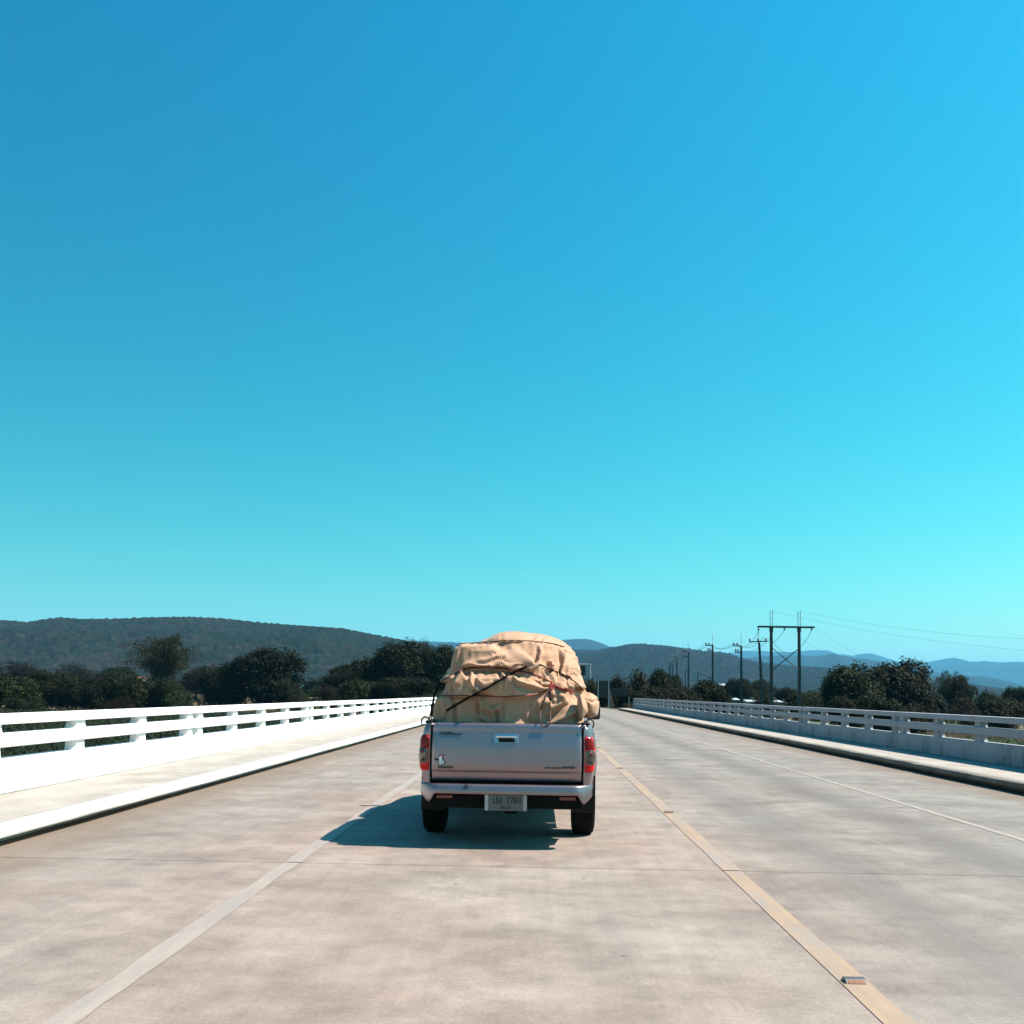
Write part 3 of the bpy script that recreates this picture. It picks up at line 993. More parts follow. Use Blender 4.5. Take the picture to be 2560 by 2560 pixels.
for i, (z, y) in enumerate(prof):
    for j, x in enumerate(xs):
        e = max(0.0, (abs(x) - 0.66) / 0.034)
        bow = -0.012 * (1 - (x / 0.694) ** 2)
        dz = 0.004 * (1 - (x / 0.694) ** 2) if z > 1.0 else 0
        P[i, j] = (x, y + bow + 0.016 * e ** 2.5 + 0.012, z + dz)
def gate_pt(x, z, out=0.0):
    bow = -0.012 * (1 - (x / 0.694) ** 2)
    return Vector((x, gate_y(z) + bow + 0.012 - out, z))
tg = obj_from("tailgate", grid_mesh("tailgate", P, MAT['silver'], True), truck)
tg.data.flip_normals() if False else None
md = tg.modifiers.new("thick", 'SOLIDIFY'); md.thickness = 0.03; md.offset = -1 if True else 1

def gate_patch(name, poly, mat, parent, out=0.003, thick=0.003):
    """Thin plate following the tailgate; poly: (x, z) list, counter-clockwise from behind."""
    n = len(poly)
    front = [gate_pt(x, z, out + thick) for x, z in poly]
    back = [gate_pt(x, z, out - 0.004) for x, z in poly]
    f = [tuple(range(n))] + [(i, (i + 1) % n, (i + 1) % n + n, i + n) for i in range(n)]
    mb = MB().add(front + back, f)
    return mb.build(name, mat, parent)

def rrect(cx, cz, w, h, r, n=5, sk=0.0):
    pts = []
    for qx, qz, a0 in ((1, 1, 0), (-1, 1, 90), (-1, -1, 180), (1, -1, 270)):
        for k in range(n + 1):
            a = rad(a0 + 90 * k / n)
            x, z = cx + qx * (w / 2 - r) + r * math.cos(a), cz + qz * (h / 2 - r) + r * math.sin(a)
            pts.append((x + sk * (z - cz), z))
    return pts

def px_local(px, py, yl):
    q = at_y(px, py, TY + yl)
    return q.x - TX, q.z

# handle
hx, hz = px_local(1266.5, 1846.5, -0.02)
handle = gate_patch("handle", rrect(hx, hz, 0.225, 0.078, 0.016), MAT['rim'], tg, 0.002, 0.009)
hy = gate_pt(hx, hz, 0.006).y
MB().tube([(hx - 0.104, hy + 0.008, hz + 0.019), (hx - 0.096, hy, hz + 0.020), (hx, hy - 0.004, hz + 0.021), (hx + 0.096, hy, hz + 0.020), (hx + 0.104, hy + 0.008, hz + 0.019)], [0.006, 0.0155, 0.017, 0.0155, 0.006], 14).build("handle_lever", MAT['chrome'], handle, True)
gate_patch("handle_recess", rrect(hx, hz - 0.015, 0.150, 0.036, 0.008, 5, -0.25), MAT['blackp'], handle, 0.0115, 0.0015)
gate_patch("keyhole", rrect(hx + 0.088, hz - 0.014, 0.014, 0.014, 0.0065), MAT['steel'], handle, 0.0115, 0.003)

# raised badge lettering: too small to read in the photograph, so letter-like strokes
def badge(px0, py0, px1, py1, n, name, slant=0.5, seed=1, parent=None):
    r = random.Random(seed)
    x0, z1 = px_local(px0, py0, -0.03)
    x1, z0 = px_local(px1, py1, -0.03)
    mb = MB()
    w = (x1 - x0) / n
    h = z1 - z0
    for k in range(n):
        a = x0 + k * w
        strokes = r.choice([[(0.05, 0.80, 0.0, 0.95)], [(0.0, 0.45, 0.0, 0.9), (0.55, 0.95, 0.1, 0.7)], [(0.05, 0.9, 0.12, 0.85)],
                            [(0.0, 0.6, 0.05, 1.0), (0.6, 0.95, 0.3, 0.8)]])
        for u0, u1, v0, v1 in strokes:
            c = []
            for u, v in ((u0, v0), (u1, v0), (u1, v1), (u0, v1)):
                c.append((a + u * w + slant * (v - 0.5) * h, z0 + v * h))
            fr = [gate_pt(x, z, 0.006) for x, z in c]
            bk = [gate_pt(x, z, -0.003) for x, z in c]
            mb.add(fr + bk, [(0, 1, 2, 3), (0, 4, 5, 1), (1, 5, 6, 2), (2, 6, 7, 3), (3, 7, 4, 0)])
    return mb.build(name, MAT['badge'], parent)
badge(1098, 1829, 1130, 1834.5, 5, "badge", 0.5, 3, tg)
badge(1104, 1832.2, 1155, 1837.5, 9, "badge", 0.5, 4, tg)
badge(1362, 1917, 1407, 1922.5, 7, "badge", 0.5, 6, tg)
badge(1407, 1915, 1438, 1922.5, 5, "badge", 0.2, 7, tg)

# small cartoon-like vinyl sticker and the dark lettering under it
def stick(polypx, mat, name, parent, out):
    pts = [px_local(1070 + x * 100 / 1932, 1860 + y * 80 / 1546, -0.03) for x, y in polypx]
    return gate_patch(name, pts, mat, parent, out, 0.001)
st = stick([(520, 1010), (500, 600), (560, 520), (640, 495), (740, 540), (790, 800), (870, 880), (820, 990), (700, 1020)], MAT['ink'], "sticker", tg, 0.0005)
stick([(545, 985), (530, 620), (590, 575), (660, 580), (690, 720), (650, 880), (660, 980)], MAT['sticker_white'], "sticker_patch", st, 0.0018)
stick([(690, 980), (690, 850), (720, 740), (760, 840), (800, 900), (750, 970)], MAT['sticker_white'], "sticker_patch", st, 0.0018)
stick([(560, 545), (640, 505), (735, 545), (745, 640), (715, 715), (680, 600)], MAT['sticker_red'], "sticker_patch", st, 0.0019)
stick([(735, 545), (765, 470), (810, 490), (790, 550)], MAT['ink'], "sticker_patch", st, 0.0019)
stick([(525, 800), (350, 800), (295, 690), (350, 665), (420, 690), (525, 715)], MAT['badge'], "sticker_patch", st, 0.0012)
badge(1095, 1914, 1134, 1921.5, 7, "sticker_lettering", 0.0, 12, tg)

# ---- tail lights following the body corner
def corner_uz(s, u, z, out):
    """u: arc-length-like 0..1 along the corner path, z height -> point offset outwards."""
    w = side_w(z, 0.0)
    pts = corner_path(w) + [(w + flare(0.15), 0.15)]
    seg = [math.dist(pts[i], pts[i + 1]) for i in range(len(pts) - 1)]
    d, i = u * sum(seg), 0
    while i < len(seg) - 1 and d > seg[i]:
        d -= seg[i]
        i += 1
    a, b = Vector(pts[i]), Vector(pts[i + 1])
    q = a.lerp(b, min(1, d / seg[i]))
    t = (b - a).normalized()
    nrm = Vector((t.y, -t.x))
    if nrm.y > 0 and abs(t.y) < 0.5:
        nrm = -nrm
    if nrm.x < 0:
        nrm = Vector((max(0, nrm.x), nrm.y))
    return Vector((s * (q.x + nrm.x * out), q.y + nrm.y * out, z))

def lens_grid(s, name, mat, parent, z0, z1, out, edge, nu=18, nz=22, ulo=lambda z: 0.05, uhi=lambda z: 0.93):
    P = np.zeros((nz, nu, 3))
    for i in range(nz):
        z = z0 + (z1 - z0) * i / (nz - 1)
        a, b = ulo(z), uhi(z)
        for j in range(nu):
            v = j / (nu - 1)
            e = min(v, 1 - v) * (nu - 1)
            ez = min(i, nz - 1 - i)
            k = min(1.0, (min(e, ez)) / 2.0)
            k = math.sqrt(max(0, 1 - (1 - k) ** 2))
            P[i, j] = corner_uz(s, a + (b - a) * v, z, -0.006 + (out + 0.006) * k)
    if s < 0:
        P = P[:, ::-1]
    return obj_from(name, grid_mesh(name, P, mat, True), parent)

def lens_ellipse(s, name, mat, parent, cu, cz, ru, rz, out, n=28, power=2.0, flat=None):
    v = [corner_uz(s, cu, cz, out + 0.004)]
    for ring_, oo in ((0.6, out + 0.003), (0.92, out), (1.0, out - 0.006)):
        for k in range(n):
            a = 2 * math.pi * k / n
            ca, sa = math.cos(a), math.sin(a)
            u = cu + ru * ring_ * math.copysign(abs(ca) ** (2 / power), ca)
            if flat is not None:
                u = max(u, flat)
            v.append(corner_uz(s, u, cz + rz * ring_ * math.copysign(abs(sa) ** (2 / power), sa), oo))
    f = [(0, 1 + k, 1 + (k + 1) % n) for k in range(n)]
    for r_ in range(2):
        for k in range(n):
            k2 = (k + 1) % n
            f.append((1 + r_ * n + k, 1 + (r_ + 1) * n + k, 1 + (r_ + 1) * n + k2, 1 + r_ * n + k2))
    mb = MB().add(v, f)
    return mb.build(name, mat, parent, True)

for s in (-1, 1):
    zt, zb = 1.027, 0.690
    lamp = lens_grid(s, "tail_light", MAT['red_lens'], truck, zb, zt, 0.012, 0.0, ulo=lambda z: 0.06, uhi=lambda z: 0.93 - 0.10 * float(sstep(0.96, 1.03, np.array(z))) - 0.07 * float(sstep(0.75, 0.69, np.array(z))))
    lens_ellipse(s, "brake_lens", MAT['dark_lens'], lamp, 0.32, 0.955, 0.25, 0.062, 0.014, 28, 2.6)
    ring_o = lens_ellipse(s, "lamp_trim", MAT['pink_trim'], lamp, 0.33, 0.832, 0.285, 0.078, 0.0135, 28, 2.6, 0.10)
    cl = lens_ellipse(s, "reverse_lens", MAT['clear_lens'], lamp, 0.33, 0.832, 0.255, 0.071, 0.0165, 28, 2.6, 0.125)
    lens_ellipse(s, "bulb", MAT['dark_lens'], cl, 0.32, 0.868, 0.055, 0.013, 0.021, 12)
    lens_ellipse(s, "bulb", MAT['blackp'], cl, 0.30, 0.795, 0.045, 0.010, 0.021, 12)

# ---- rear bumper: bar with corner ends that drop to a point
cols = []
xb = list(np.linspace(-0.795, 0.795, 81))
for x in xb:
    ax = abs(x)
    y = -0.105 + 0.016 * (ax / 0.6) ** 2 if ax < 0.6 else -0.089 + 0.15 * ((ax - 0.6) / 0.195) ** 2.4
    zb = 0.490
    if ax > 0.655:
        zb = 0.490 - 0.085 * min(1.0, (ax - 0.655) / 0.050)
        if ax > 0.705:
            zb = 0.405 + 0.075 * ((ax - 0.705) / 0.09) ** 1.3
    zt = 0.578
    cols.append([(x, y + 0.14, zt + 0.004), (x, y + 0.012, zt + 0.002), (x, y + 0.003, zt - 0.004), (x, y - 0.002, zt - 0.014), (x, y - 0.010, zb + (zt - zb) * 0.5), (x, y - 0.014, zb + (zt - zb) * 0.22), (x, y - 0.012, zb + 0.010), (x, y - 0.006, zb + 0.002), (x, y + 0.012, zb), (x, y + 0.05, zb + 0.004)])
P = np.array(cols).transpose(1, 0, 2)
bumper = obj_from("rear_bumper", grid_mesh("rear_bumper", P[::-1], MAT['silver'], True), truck)
sx, sz = px_local(1165.5, 1966, -0.11)
def bumper_outline():
    mb = MB()
    for (a, b, c, d) in ((-0.019, 0.019, 0.0165, 0.0185), (-0.019, 0.019, -0.0185, -0.0165), (-0.019, -0.017, -0.0165, 0.0165), (0.017, 0.019, -0.0165, 0.0165)):
        mb.box(sx + a, sx + b, -0.122, -0.098, sz + c, sz + d)
    return mb.build("tow_cover", MAT['badge'], bumper)
bumper_outline()
MB().box(-0.70, 0.70, -0.045, 0.10, 0.36, 0.492, 0.02).build("valance", MAT['under'], truck)
for s in (-1, 1):
    MB().box(min(s * 0.49, s * 0.64), max(s * 0.49, s * 0.64), -0.058, -0.040, 0.447, 0.477, 0.004).build("rear_reflector", MAT['reflector'], truck)

# ---- number plate
pcx, pcz = px_local(1264.5, 2007, -0.08)
plate = MB().box(pcx - 0.192, pcx + 0.192, -0.090, -0.078, pcz - 0.073, pcz + 0.073, 0.003).build("number_plate", MAT['plate'], truck)
MB().box(pcx - 0.20, pcx + 0.20, -0.078, -0.040, pcz - 0.079, pcz + 0.079, 0.006).build("plate_holder", MAT['blackp'], truck)
for a, b in ((-0.192, -0.160), (0.160, 0.192)):
    MB().box(pcx + a, pcx + b, -0.0935, -0.0895, pcz - 0.072, pcz + 0.072, 0.0015).build("plate_edge", MAT['galv'], plate)
def text_mesh(body, size, cx, cz, y, mat, parent, name, stretch=1.0):
    cu = bpy.data.curves.new(name, 'FONT')
    cu.body = body
    cu.size = size
    cu.align_x = 'CENTER'
    cu.extrude = 0.0012
    cu.offset = 0.0012 * size / 0.08
    tmp = bpy.data.objects.new(name, cu)
    scene.collection.objects.link(tmp)
    dg = bpy.context.evaluated_depsgraph_get()
    me = bpy.data.meshes.new_from_object(tmp.evaluated_get(dg))
    bpy.data.objects.remove(tmp)
    me.transform(Matrix.Translation((cx, y, cz)) @ Matrix.Rotation(math.pi / 2, 4, 'X') @ Matrix.Diagonal((stretch, 1, 1, 1)))
    me.materials.clear()
    me.materials.append(mat)
    return obj_from(name, me, parent)
for ch, ppx in (("\u0e1b", 1235.7), ("\u0e25", 1248.8), ("1", 1270.3), ("7", 1280.4), ("8", 1290.8), ("1", 1302.6)):
    text_mesh(ch, 0.083, pcx + (ppx - 1264.5) * 0.00342, pcz - 0.006, -0.0915, MAT['ink'], plate, "plate_character", 1.05)
text_mesh("\u0e25\u0e33\u0e1b\u0e32\u0e07", 0.036, pcx, pcz - 0.052, -0.0915, MAT['ink'], plate, "plate_province", 1.1)

# ---- wheels
def wheel(x, y):
    s = 1 if x > 0 else -1
    w = 0.112
    mb = MB()
    mb.lathe([(-w * 0.80, 0.200), (-w, 0.225), (-w * 1.02, 0.275), (-w * 0.93, 0.312), (-w * 0.80, 0.327), (-w * 0.55, 0.334), (0, 0.3365), (w * 0.55, 0.334), (w * 0.80, 0.327), (w * 0.93, 0.312), (w * 1.02, 0.275), (w, 0.225), (w * 0.80, 0.200)], 'X', (x, y, WR), 48)
    tyre = mb.build("wheel", MAT['rubber'], truck, True)
    tr = MB()                                             # tread ribs
    for off in (-0.062, -0.030, 0.0, 0.030, 0.062):
        for k in range(44):
            a0 = 2 * math.pi * (k + (0.35 if off in (-0.030, 0.030) else 0)) / 44
            a1 = a0 + 2 * math.pi / 44 * 0.72
            rr0, rr1 = 0.330, 0.3435 - abs(off) * 0.05
            v = []
            for r_ in (rr0, rr1):
                for a in (a0, a1):
                    for xx in (off - 0.0115, off + 0.0115):
                        v.append((x + xx, y + r_ * math.cos(a), WR + r_ * math.sin(a)))
            tr.add(v, [(4, 5, 7, 6), (0, 1, 5, 4), (2, 6, 7, 3), (0, 4, 6, 2), (1, 3, 7, 5)])
    tr.build("tread", MAT['rubber'], tyre)
    rm = MB().lathe([(s * 0.085, 0.202), (s * 0.098, 0.195), (s * 0.060, 0.180), (s * 0.045, 0.10), (s * 0.060, 0.05), (s * 0.062, 0.0)], 'X', (x, y, WR), 32)
    rm.build("rim", MAT['rim'], tyre, True)
    sp = MB()
    for k in range(6):
        a = 2 * math.pi * k / 6
        c, sn = math.cos(a), math.sin(a)
        def q(r_, t, xx):
            return (x + s * xx, y + r_ * c - t * sn, WR + r_ * sn + t * c)
        sp.add([q(0.05, -0.03, 0.075), q(0.05, 0.03, 0.075), q(0.19, 0.02, 0.092), q(0.19, -0.02, 0.092), q(0.05, -0.03, 0.055), q(0.05, 0.03, 0.055), q(0.19, 0.02, 0.07), q(0.19, -0.02, 0.07)],
               [(0, 1, 2, 3), (0, 4, 5, 1), (1, 5, 6, 2), (2, 6, 7, 3), (3, 7, 4, 0)])
    sp.build("spokes", MAT['rim'], tyre)
for x in (-0.752, 0.752):
    wheel(x, AX_R)
    wheel(x, AX_F)
for s in (-1, 1):
    a, b = sorted((s * 0.62, s * 0.858))
    MB().box(a, b, 0.70, 0.712, 0.255, 0.62, 0.004).build("mud_flap", MAT['blackp'], truck)
    a, b = sorted((s * 0.60, s * 0.83))
    lin = MB()                                            # wheel-arch liner
    for c in (AX_R, AX_F):
        pts = [(c + 0.42 * math.cos(t), 0.36 + 0.42 * math.sin(t)) for t in np.linspace(0, math.pi, 16)]
        for i in range(15):
            (y0, z0), (y1, z1) = pts[i], pts[i + 1]
            lin.add([(a, y0, z0), (b, y0, z0), (b, y1, z1), (a, y1, z1)], [(0, 1, 2, 3)])
    lin.build("wheel_arch_liner", MAT['under'], truck)

# ---- underbody
MB().tube([(-0.66, AX_R, 0.335), (0.66, AX_R, 0.335)], 0.045, 12).build("rear_axle", MAT['under'], truck, True)
MB().lathe([(-0.13, 0.02), (-0.12, 0.10), (-0.05, 0.15), (0.05, 0.15), (0.12, 0.10), (0.13, 0.02)], 'X', (0.02, AX_R, 0.34), 20).build("differential", MAT['under'], truck, True)
for s in (-1, 1):
    MB().box(min(s * 0.42, s * 0.50), max(s * 0.42, s * 0.50), 0.10, 4.6, 0.46, 0.60, 0.01).build("frame_rail", MAT['under'], truck)
    pts = [(s * 0.54, 0.42 + 1.4 * t, 0.47 - 0.17 * math.sin(math.pi * t)) for t in np.linspace(0, 1, 12)]
    MB().tube(pts, 0.028, 6).build("leaf_spring", MAT['under'], truck, True)
    MB().tube([(s * 0.46, AX_R + 0.04, 0.34), (s * 0.40, AX_R - 0.10, 0.60)], 0.03, 8).build("shock_absorber", MAT['under'], truck, True)
MB().lathe([(-0.10, 0.02), (-0.10, 0.20), (-0.11, 0.26), (-0.07, 0.325), (0.07, 0.325), (0.11, 0.26), (0.10, 0.2), (0.10, 0.02)], 'Z', (0.0, 0.55, 0.46), 36).build("spare_tyre", MAT['rubber'], truck, True)
MB().tube([(0.42, 2.0, 0.36), (0.43, 0.62, 0.40), (0.45, 0.36, 0.41), (0.53, 0.20, 0.385), (0.56, 0.12, 0.375)], 0.030, 12).build("exhaust_pipe", MAT['steel'], truck, True)
MB().box(-0.62, 0.62, 1.75, 4.7, 0.32, 0.46, 0.03).build("floor_pan", MAT['under'], truck)

# ---- cab
def loft(rings, name, mat, close=True, smooth=True):
    n = len(rings[0])
    v = [p for r in rings for p in r]
    f = []
    for i in range(len(rings) - 1):
        for k in range(n):
            k2 = (k + 1) % n
            f.append((i * n + k, i * n + k2, (i + 1) * n + k2, (i + 1) * n + k))
    if close:
        f.append(tuple(range((len(rings) - 1) * n, len(rings) * n)))
    return MB().add(v, f).build(name, mat, truck, smooth)

def ring(hw, y0, y1, z, r=0.10, crown=0.0):
    pts = []
    for qx, qy, a0 in ((1, 1, 0), (-1, 1, 90), (-1, -1, 180), (1, -1, 270)):
        for k in range(5):
            a = rad(a0 + 90 * k / 4)
            pts.append((qx * (hw - r) + r * math.cos(a), (y1 if qy > 0 else y0) - qy * r + r * math.sin(a), z))
    return pts
CZ = -0.02
loft([ring(0.815, 2.0, 3.98, 1.10 + CZ, 0.08), ring(0.795, 2.02, 3.86, 1.17 + CZ, 0.09), ring(0.70, 2.16, 3.20, 1.53 + CZ, 0.12), ring(0.675, 2.20, 3.10, 1.585 + CZ, 0.14), ring(0.60, 2.28, 3.00, 1.622 + CZ, 0.2), ring(0.40, 2.45, 2.85, 1.640 + CZ, 0.16)], "cab", MAT['silver'])
def pane(name, quad, out):
    a, b, c, d = [Vector(p) for p in quad]
    nrm = (b - a).cross(d - a).normalized()
    v = [p + nrm * out for p in (a, b, c, d)] + [p - nrm * 0.01 for p in (a, b, c, d)]
    return MB().add(v, [(0, 1, 2, 3), (0, 4, 5, 1), (1, 5, 6, 2), (2, 6, 7, 3), (3, 7, 4, 0)]).build(name, MAT['glass'], truck)
pane("rear_window", [(-0.60, 2.045, 1.19), (0.60, 2.045, 1.19), (0.52, 2.155, 1.48), (-0.52, 2.155, 1.48)], 0.012)
pane("windscreen", [(0.68, 3.74, 1.19), (-0.68, 3.74, 1.19), (-0.58, 3.22, 1.49), (0.58, 3.22, 1.49)], 0.05)
for s in (-1, 1):
    q = [(s * 0.79, 2.70, 1.18), (s * 0.79, 3.60, 1.18), (s * 0.712, 3.18, 1.47), (s * 0.712, 2.72, 1.47)]
    pane("side_window", q if s > 0 else q[::-1], 0.012)
    q = [(s * 0.79, 2.16, 1.18), (s * 0.79, 2.62, 1.18), (s * 0.712, 2.64, 1.47), (s * 0.712, 2.30, 1.47)]
    pane("side_window", q if s > 0 else q[::-1], 0.012)
# bonnet and nose
bon = []
for y, hw, zt in ((3.80, 0.76, 1.09), (4.2, 0.76, 1.06), (4.6, 0.74, 1.00), (4.85, 0.70, 0.92), (4.96, 0.66, 0.82), (4.99, 0.66, 0.60)):
    bon.append([(x * hw, y + 0.02 * (1 - abs(x)), zt + 0.025 * (1 - x * x)) for x in np.linspace(-1, 1, 13)])
P = np.array(bon)
obj_from("bonnet", grid_mesh("bonnet", P, MAT['silver'], True), truck)
MB().box(-0.78, 0.78, 4.90, 5.06, 0.34, 0.62, 0.05).build("front_bumper", MAT['silver'], truck)
MB().box(-0.38, 0.38, 4.97, 5.02, 0.66, 0.82, 0.02).build("grille", MAT['chrome'], truck)
for s in (-1, 1):
    MB().box(min(s * 0.44, s * 0.74), max(s * 0.44, s * 0.74), 4.88, 5.01, 0.66, 0.85, 0.04).build("headlight", MAT['clear_lens'], truck)
    # door mirror
    a, b = sorted((s * 0.885, s * 1.055))
    mir = MB().box(a, b, 3.38, 3.48, 1.105, 1.275, 0.03).build("door_mirror", MAT['blackp'], truck, True)
    a, b = sorted((s * 0.905, s * 1.035))
    MB().box(a, b, 3.374, 3.379, 1.125, 1.255).build("mirror_glass", MAT['glass'], mir)
    MB().tube([(s * 0.82, 3.46, 1.13), (s * 0.90, 3.45, 1.16)], 0.025, 8).build("mirror_arm", MAT['blackp'], mir, True)

# ================================================================== THE TARPED LOAD
def crop_px(x, y):
    """Point of the enlarged study crop (1030,1540)-(1530,2040) -> photograph pixel."""
    return 1030 + x * 500 / 1932, 1540 + y * 500 / 1932

def lp(x, y, yl):
    q = at_y(*crop_px(x, y), TY + yl)
    return Vector((q.x - TX, yl, q.z))

def superbag(bm, c, r, p=2.6, rot=(0, 0, 0), seg=28, rings=18):
    """Superellipsoid sack."""
    R = Matrix.Rotation(rot[2], 3, 'Z') @ Matrix.Rotation(rot[1], 3, 'Y') @ Matrix.Rotation(rot[0], 3, 'X')
    grid = []
    e = 2.0 / p
    f = lambda v: math.copysign(abs(v) ** e, v)
    for i in range(rings + 1):
        ph = -math.pi / 2 + math.pi * i / rings
        row = []
        for j in range(seg):
            th = 2 * math.pi * j / seg
            q = Vector((r[0] * f(math.cos(ph)) * f(math.cos(th)), r[1] * f(math.cos(ph)) * f(math.sin(th)), r[2] * f(math.sin(ph))))
            row.append(bm.verts.new(Vector(c) + R @ q))
        grid.append(row)
    for i in range(rings):
        for j in range(seg):
            j2 = (j + 1) % seg
            vs_ = [grid[i][j], grid[i][j2], grid[i + 1][j2], grid[i + 1][j]]
            try:
                bm.faces.new(vs_)
            except ValueError:
                pass

bm = bmesh.new()
def bag(x0, y0, x1, y1, ya, yb, p=3.0, rot=(0, 0, 0), z_floor=None):
    """Sack filling the crop rectangle, seen at its rear third, between local depths ya..yb."""
    ym = ya + (yb - ya) * 0.3
    a, b = lp(x0, y1, ym), lp(x1, y0, ym)
    z0 = a.z if z_floor is None else z_floor
    c = Vector(((a.x + b.x) / 2, (ya + yb) / 2, (z0 + b.z) / 2))
    superbag(bm, c, ((b.x - a.x) / 2, (yb - ya) / 2, (b.z - z0) / 2), p, rot)

bag(215, 745, 1618, 1010, 0.120, 1.93, 11.0, z_floor=1.00)             # block filling the bed
bag(266, 500, 1330, 790, 0.045, 1.2, 3.6)                              # middle tier
bag(1000, 560, 1640, 820, 0.17, 1.5, 3.0)
bag(383, 258, 900, 560, 0.24, 1.3, 5.5)                                # upper left block
a, b = lp(760, 400, 0.36), lp(1330, 600, 0.28)                         # sloping roll
mid_, dv = (a + b) / 2, b - a
superbag(bm, mid_ + Vector((0, 0.30, 0)), (dv.length * 0.66, 0.40, 0.165), 2.6, (0, math.atan2(-dv.z, dv.x), 0))
bag(470, 122, 1655, 900, 0.55, 2.35, 2.35)                             # big rounded heap
bag(1180, 330, 1668, 950, 0.50, 2.1, 2.6)
bag(300, 420, 900, 900, 0.5, 2.2, 3.5)
bag(640, 108, 1330, 600, 0.62, 2.0, 2.3)
bag(1500, 690, 1806, 895, 0.95, 1.95, 2.9, (0, rad(16), 0))             # piece sticking out over the right side
me = bpy.data.meshes.new("heap")
bm.to_mesh(me)
bm.free()
heap = bpy.data.objects.new("heap", me)
scene.collection.objects.link(heap)
md = heap.modifiers.new("remesh", 'REMESH')
md.mode = 'VOXEL'
md.voxel_size = 0.019
md.use_smooth_shade = True
md = heap.modifiers.new("smooth", 'SMOOTH')
md.factor = 0.5
md.iterations = 6
dg = bpy.context.evaluated_depsgraph_get()
hm = bpy.data.meshes.new_from_object(heap.evaluated_get(dg))
bpy.data.objects.remove(heap)

nv = len(hm.vertices)
V0 = np.zeros(nv * 3)
hm.vertices.foreach_get('co', V0)
V0 = V0.reshape(-1, 3)
N0 = np.zeros(nv * 3)
hm.vertices.foreach_get('normal', N0)
N0 = N0.reshape(-1, 3)
E = np.zeros(len(hm.edges) * 2, dtype=np.int32)
hm.edges.foreach_get('vertices', E)
E = E.reshape(-1, 2)
polys = [tuple(p.vertices) for p in hm.polygons]
diag = np.array([(p[0], p[2]) for p in polys if len(p) == 4] + [(p[1], p[3]) for p in polys if len(p) == 4], dtype=np.int32)
# second-ring bending springs: opposite neighbours over each edge
nbr = {}
for a_, b_ in E:
    nbr.setdefault(int(a_), []).append(int(b_))
    nbr.setdefault(int(b_), []).append(int(a_))
bend = []
for vtx, ns in nbr.items():
    if len(ns) == 4:
        P_ = V0[ns] - V0[vtx]
        P_ /= np.linalg.norm(P_, axis=1)[:, None]
        D_ = P_ @ P_.T
        i0 = int(np.argmin(D_[0]))
        rest = [k for k in (1, 2, 3) if k != i0]
        bend.append((ns[0], ns[i0]))
        bend.append((ns[rest[0]], ns[rest[1]]))
bend = np.array(bend, dtype=np.int32)

# project rear vertices to the crop so that belts and folds can be placed as seen
CR = np.array(CAM_R)
Wd = (V0 + np.array([TX, TY, -CAM_H])) @ CR
PXv = 1280 + FPX * Wd[:, 0] / -Wd[:, 2]
PYv = 1280 + SHIFT_Y * 2560 - FPX * Wd[:, 1] / -Wd[:, 2]
CXv, CYv = (PXv - 1030) * 1932 / 500, (PYv - 1540) * 1932 / 500
rear = (V0[:, 1] < 1.15) & (N0[:, 1] < 0.35)

def dist_poly(pl):
    d = np.full(nv, 1e9)
    side_ = np.zeros(nv)
    for (xa, ya), (xb, yb) in zip(pl[:-1], pl[1:]):
        ux, uy = xb - xa, yb - ya
        t = np.clip(((CXv - xa) * ux + (CYv - ya) * uy) / (ux * ux + uy * uy), 0, 1)
        dx, dy = CXv - (xa + t * ux), CYv - (ya + t * uy)
        dd = np.hypot(dx, dy)
        sg = np.sign(ux * dy - uy * dx)
        side_ = np.where(dd < d, sg, side_)
        d = np.minimum(d, dd)
    return d, side_

BELT = {
    'top': [(470, 268), (555, 262), (700, 253), (870, 239), (1010, 236), (1150, 242), (1290, 256), (1395, 274), (1470, 300)],
    'mid': [(225, 690), (262, 650), (330, 602), (480, 522), (560, 498), (720, 492), (900, 503), (1000, 522), (1180, 562), (1290, 606), (1345, 640)],
    'low': [(225, 770), (350, 768), (500, 770), (900, 777), (1100, 771), (1230, 748), (1300, 715), (1345, 665)],
    'diag': [(330, 915), (450, 845), (560, 782), (760, 672), (880, 602), (1000, 532), (1110, 488)],
    'right': [(1230, 465), (1270, 482), (1330, 514), (1450, 560), (1530, 608), (1610, 668), (1640, 705)],
    'tail': [(1345, 650), (1420, 690), (1500, 712), (1570, 728), (1650, 712)],
}
disp = np.zeros(nv)
pinned = np.zeros(nv, dtype=bool)
for key, pl in BELT.items():
    d, _ = dist_poly(pl)
    w = {'low': 26, 'mid': 34, 'top': 22, 'diag': 26, 'right': 24, 'tail': 40}[key]
    dep = {'low': 0.030, 'mid': 0.068, 'top': 0.022, 'diag': 0.016, 'right': 0.026, 'tail': 0.05}[key]
    disp -= dep * np.exp(-(d / w) ** 2) * rear
    pinned |= (d < 13) & rear
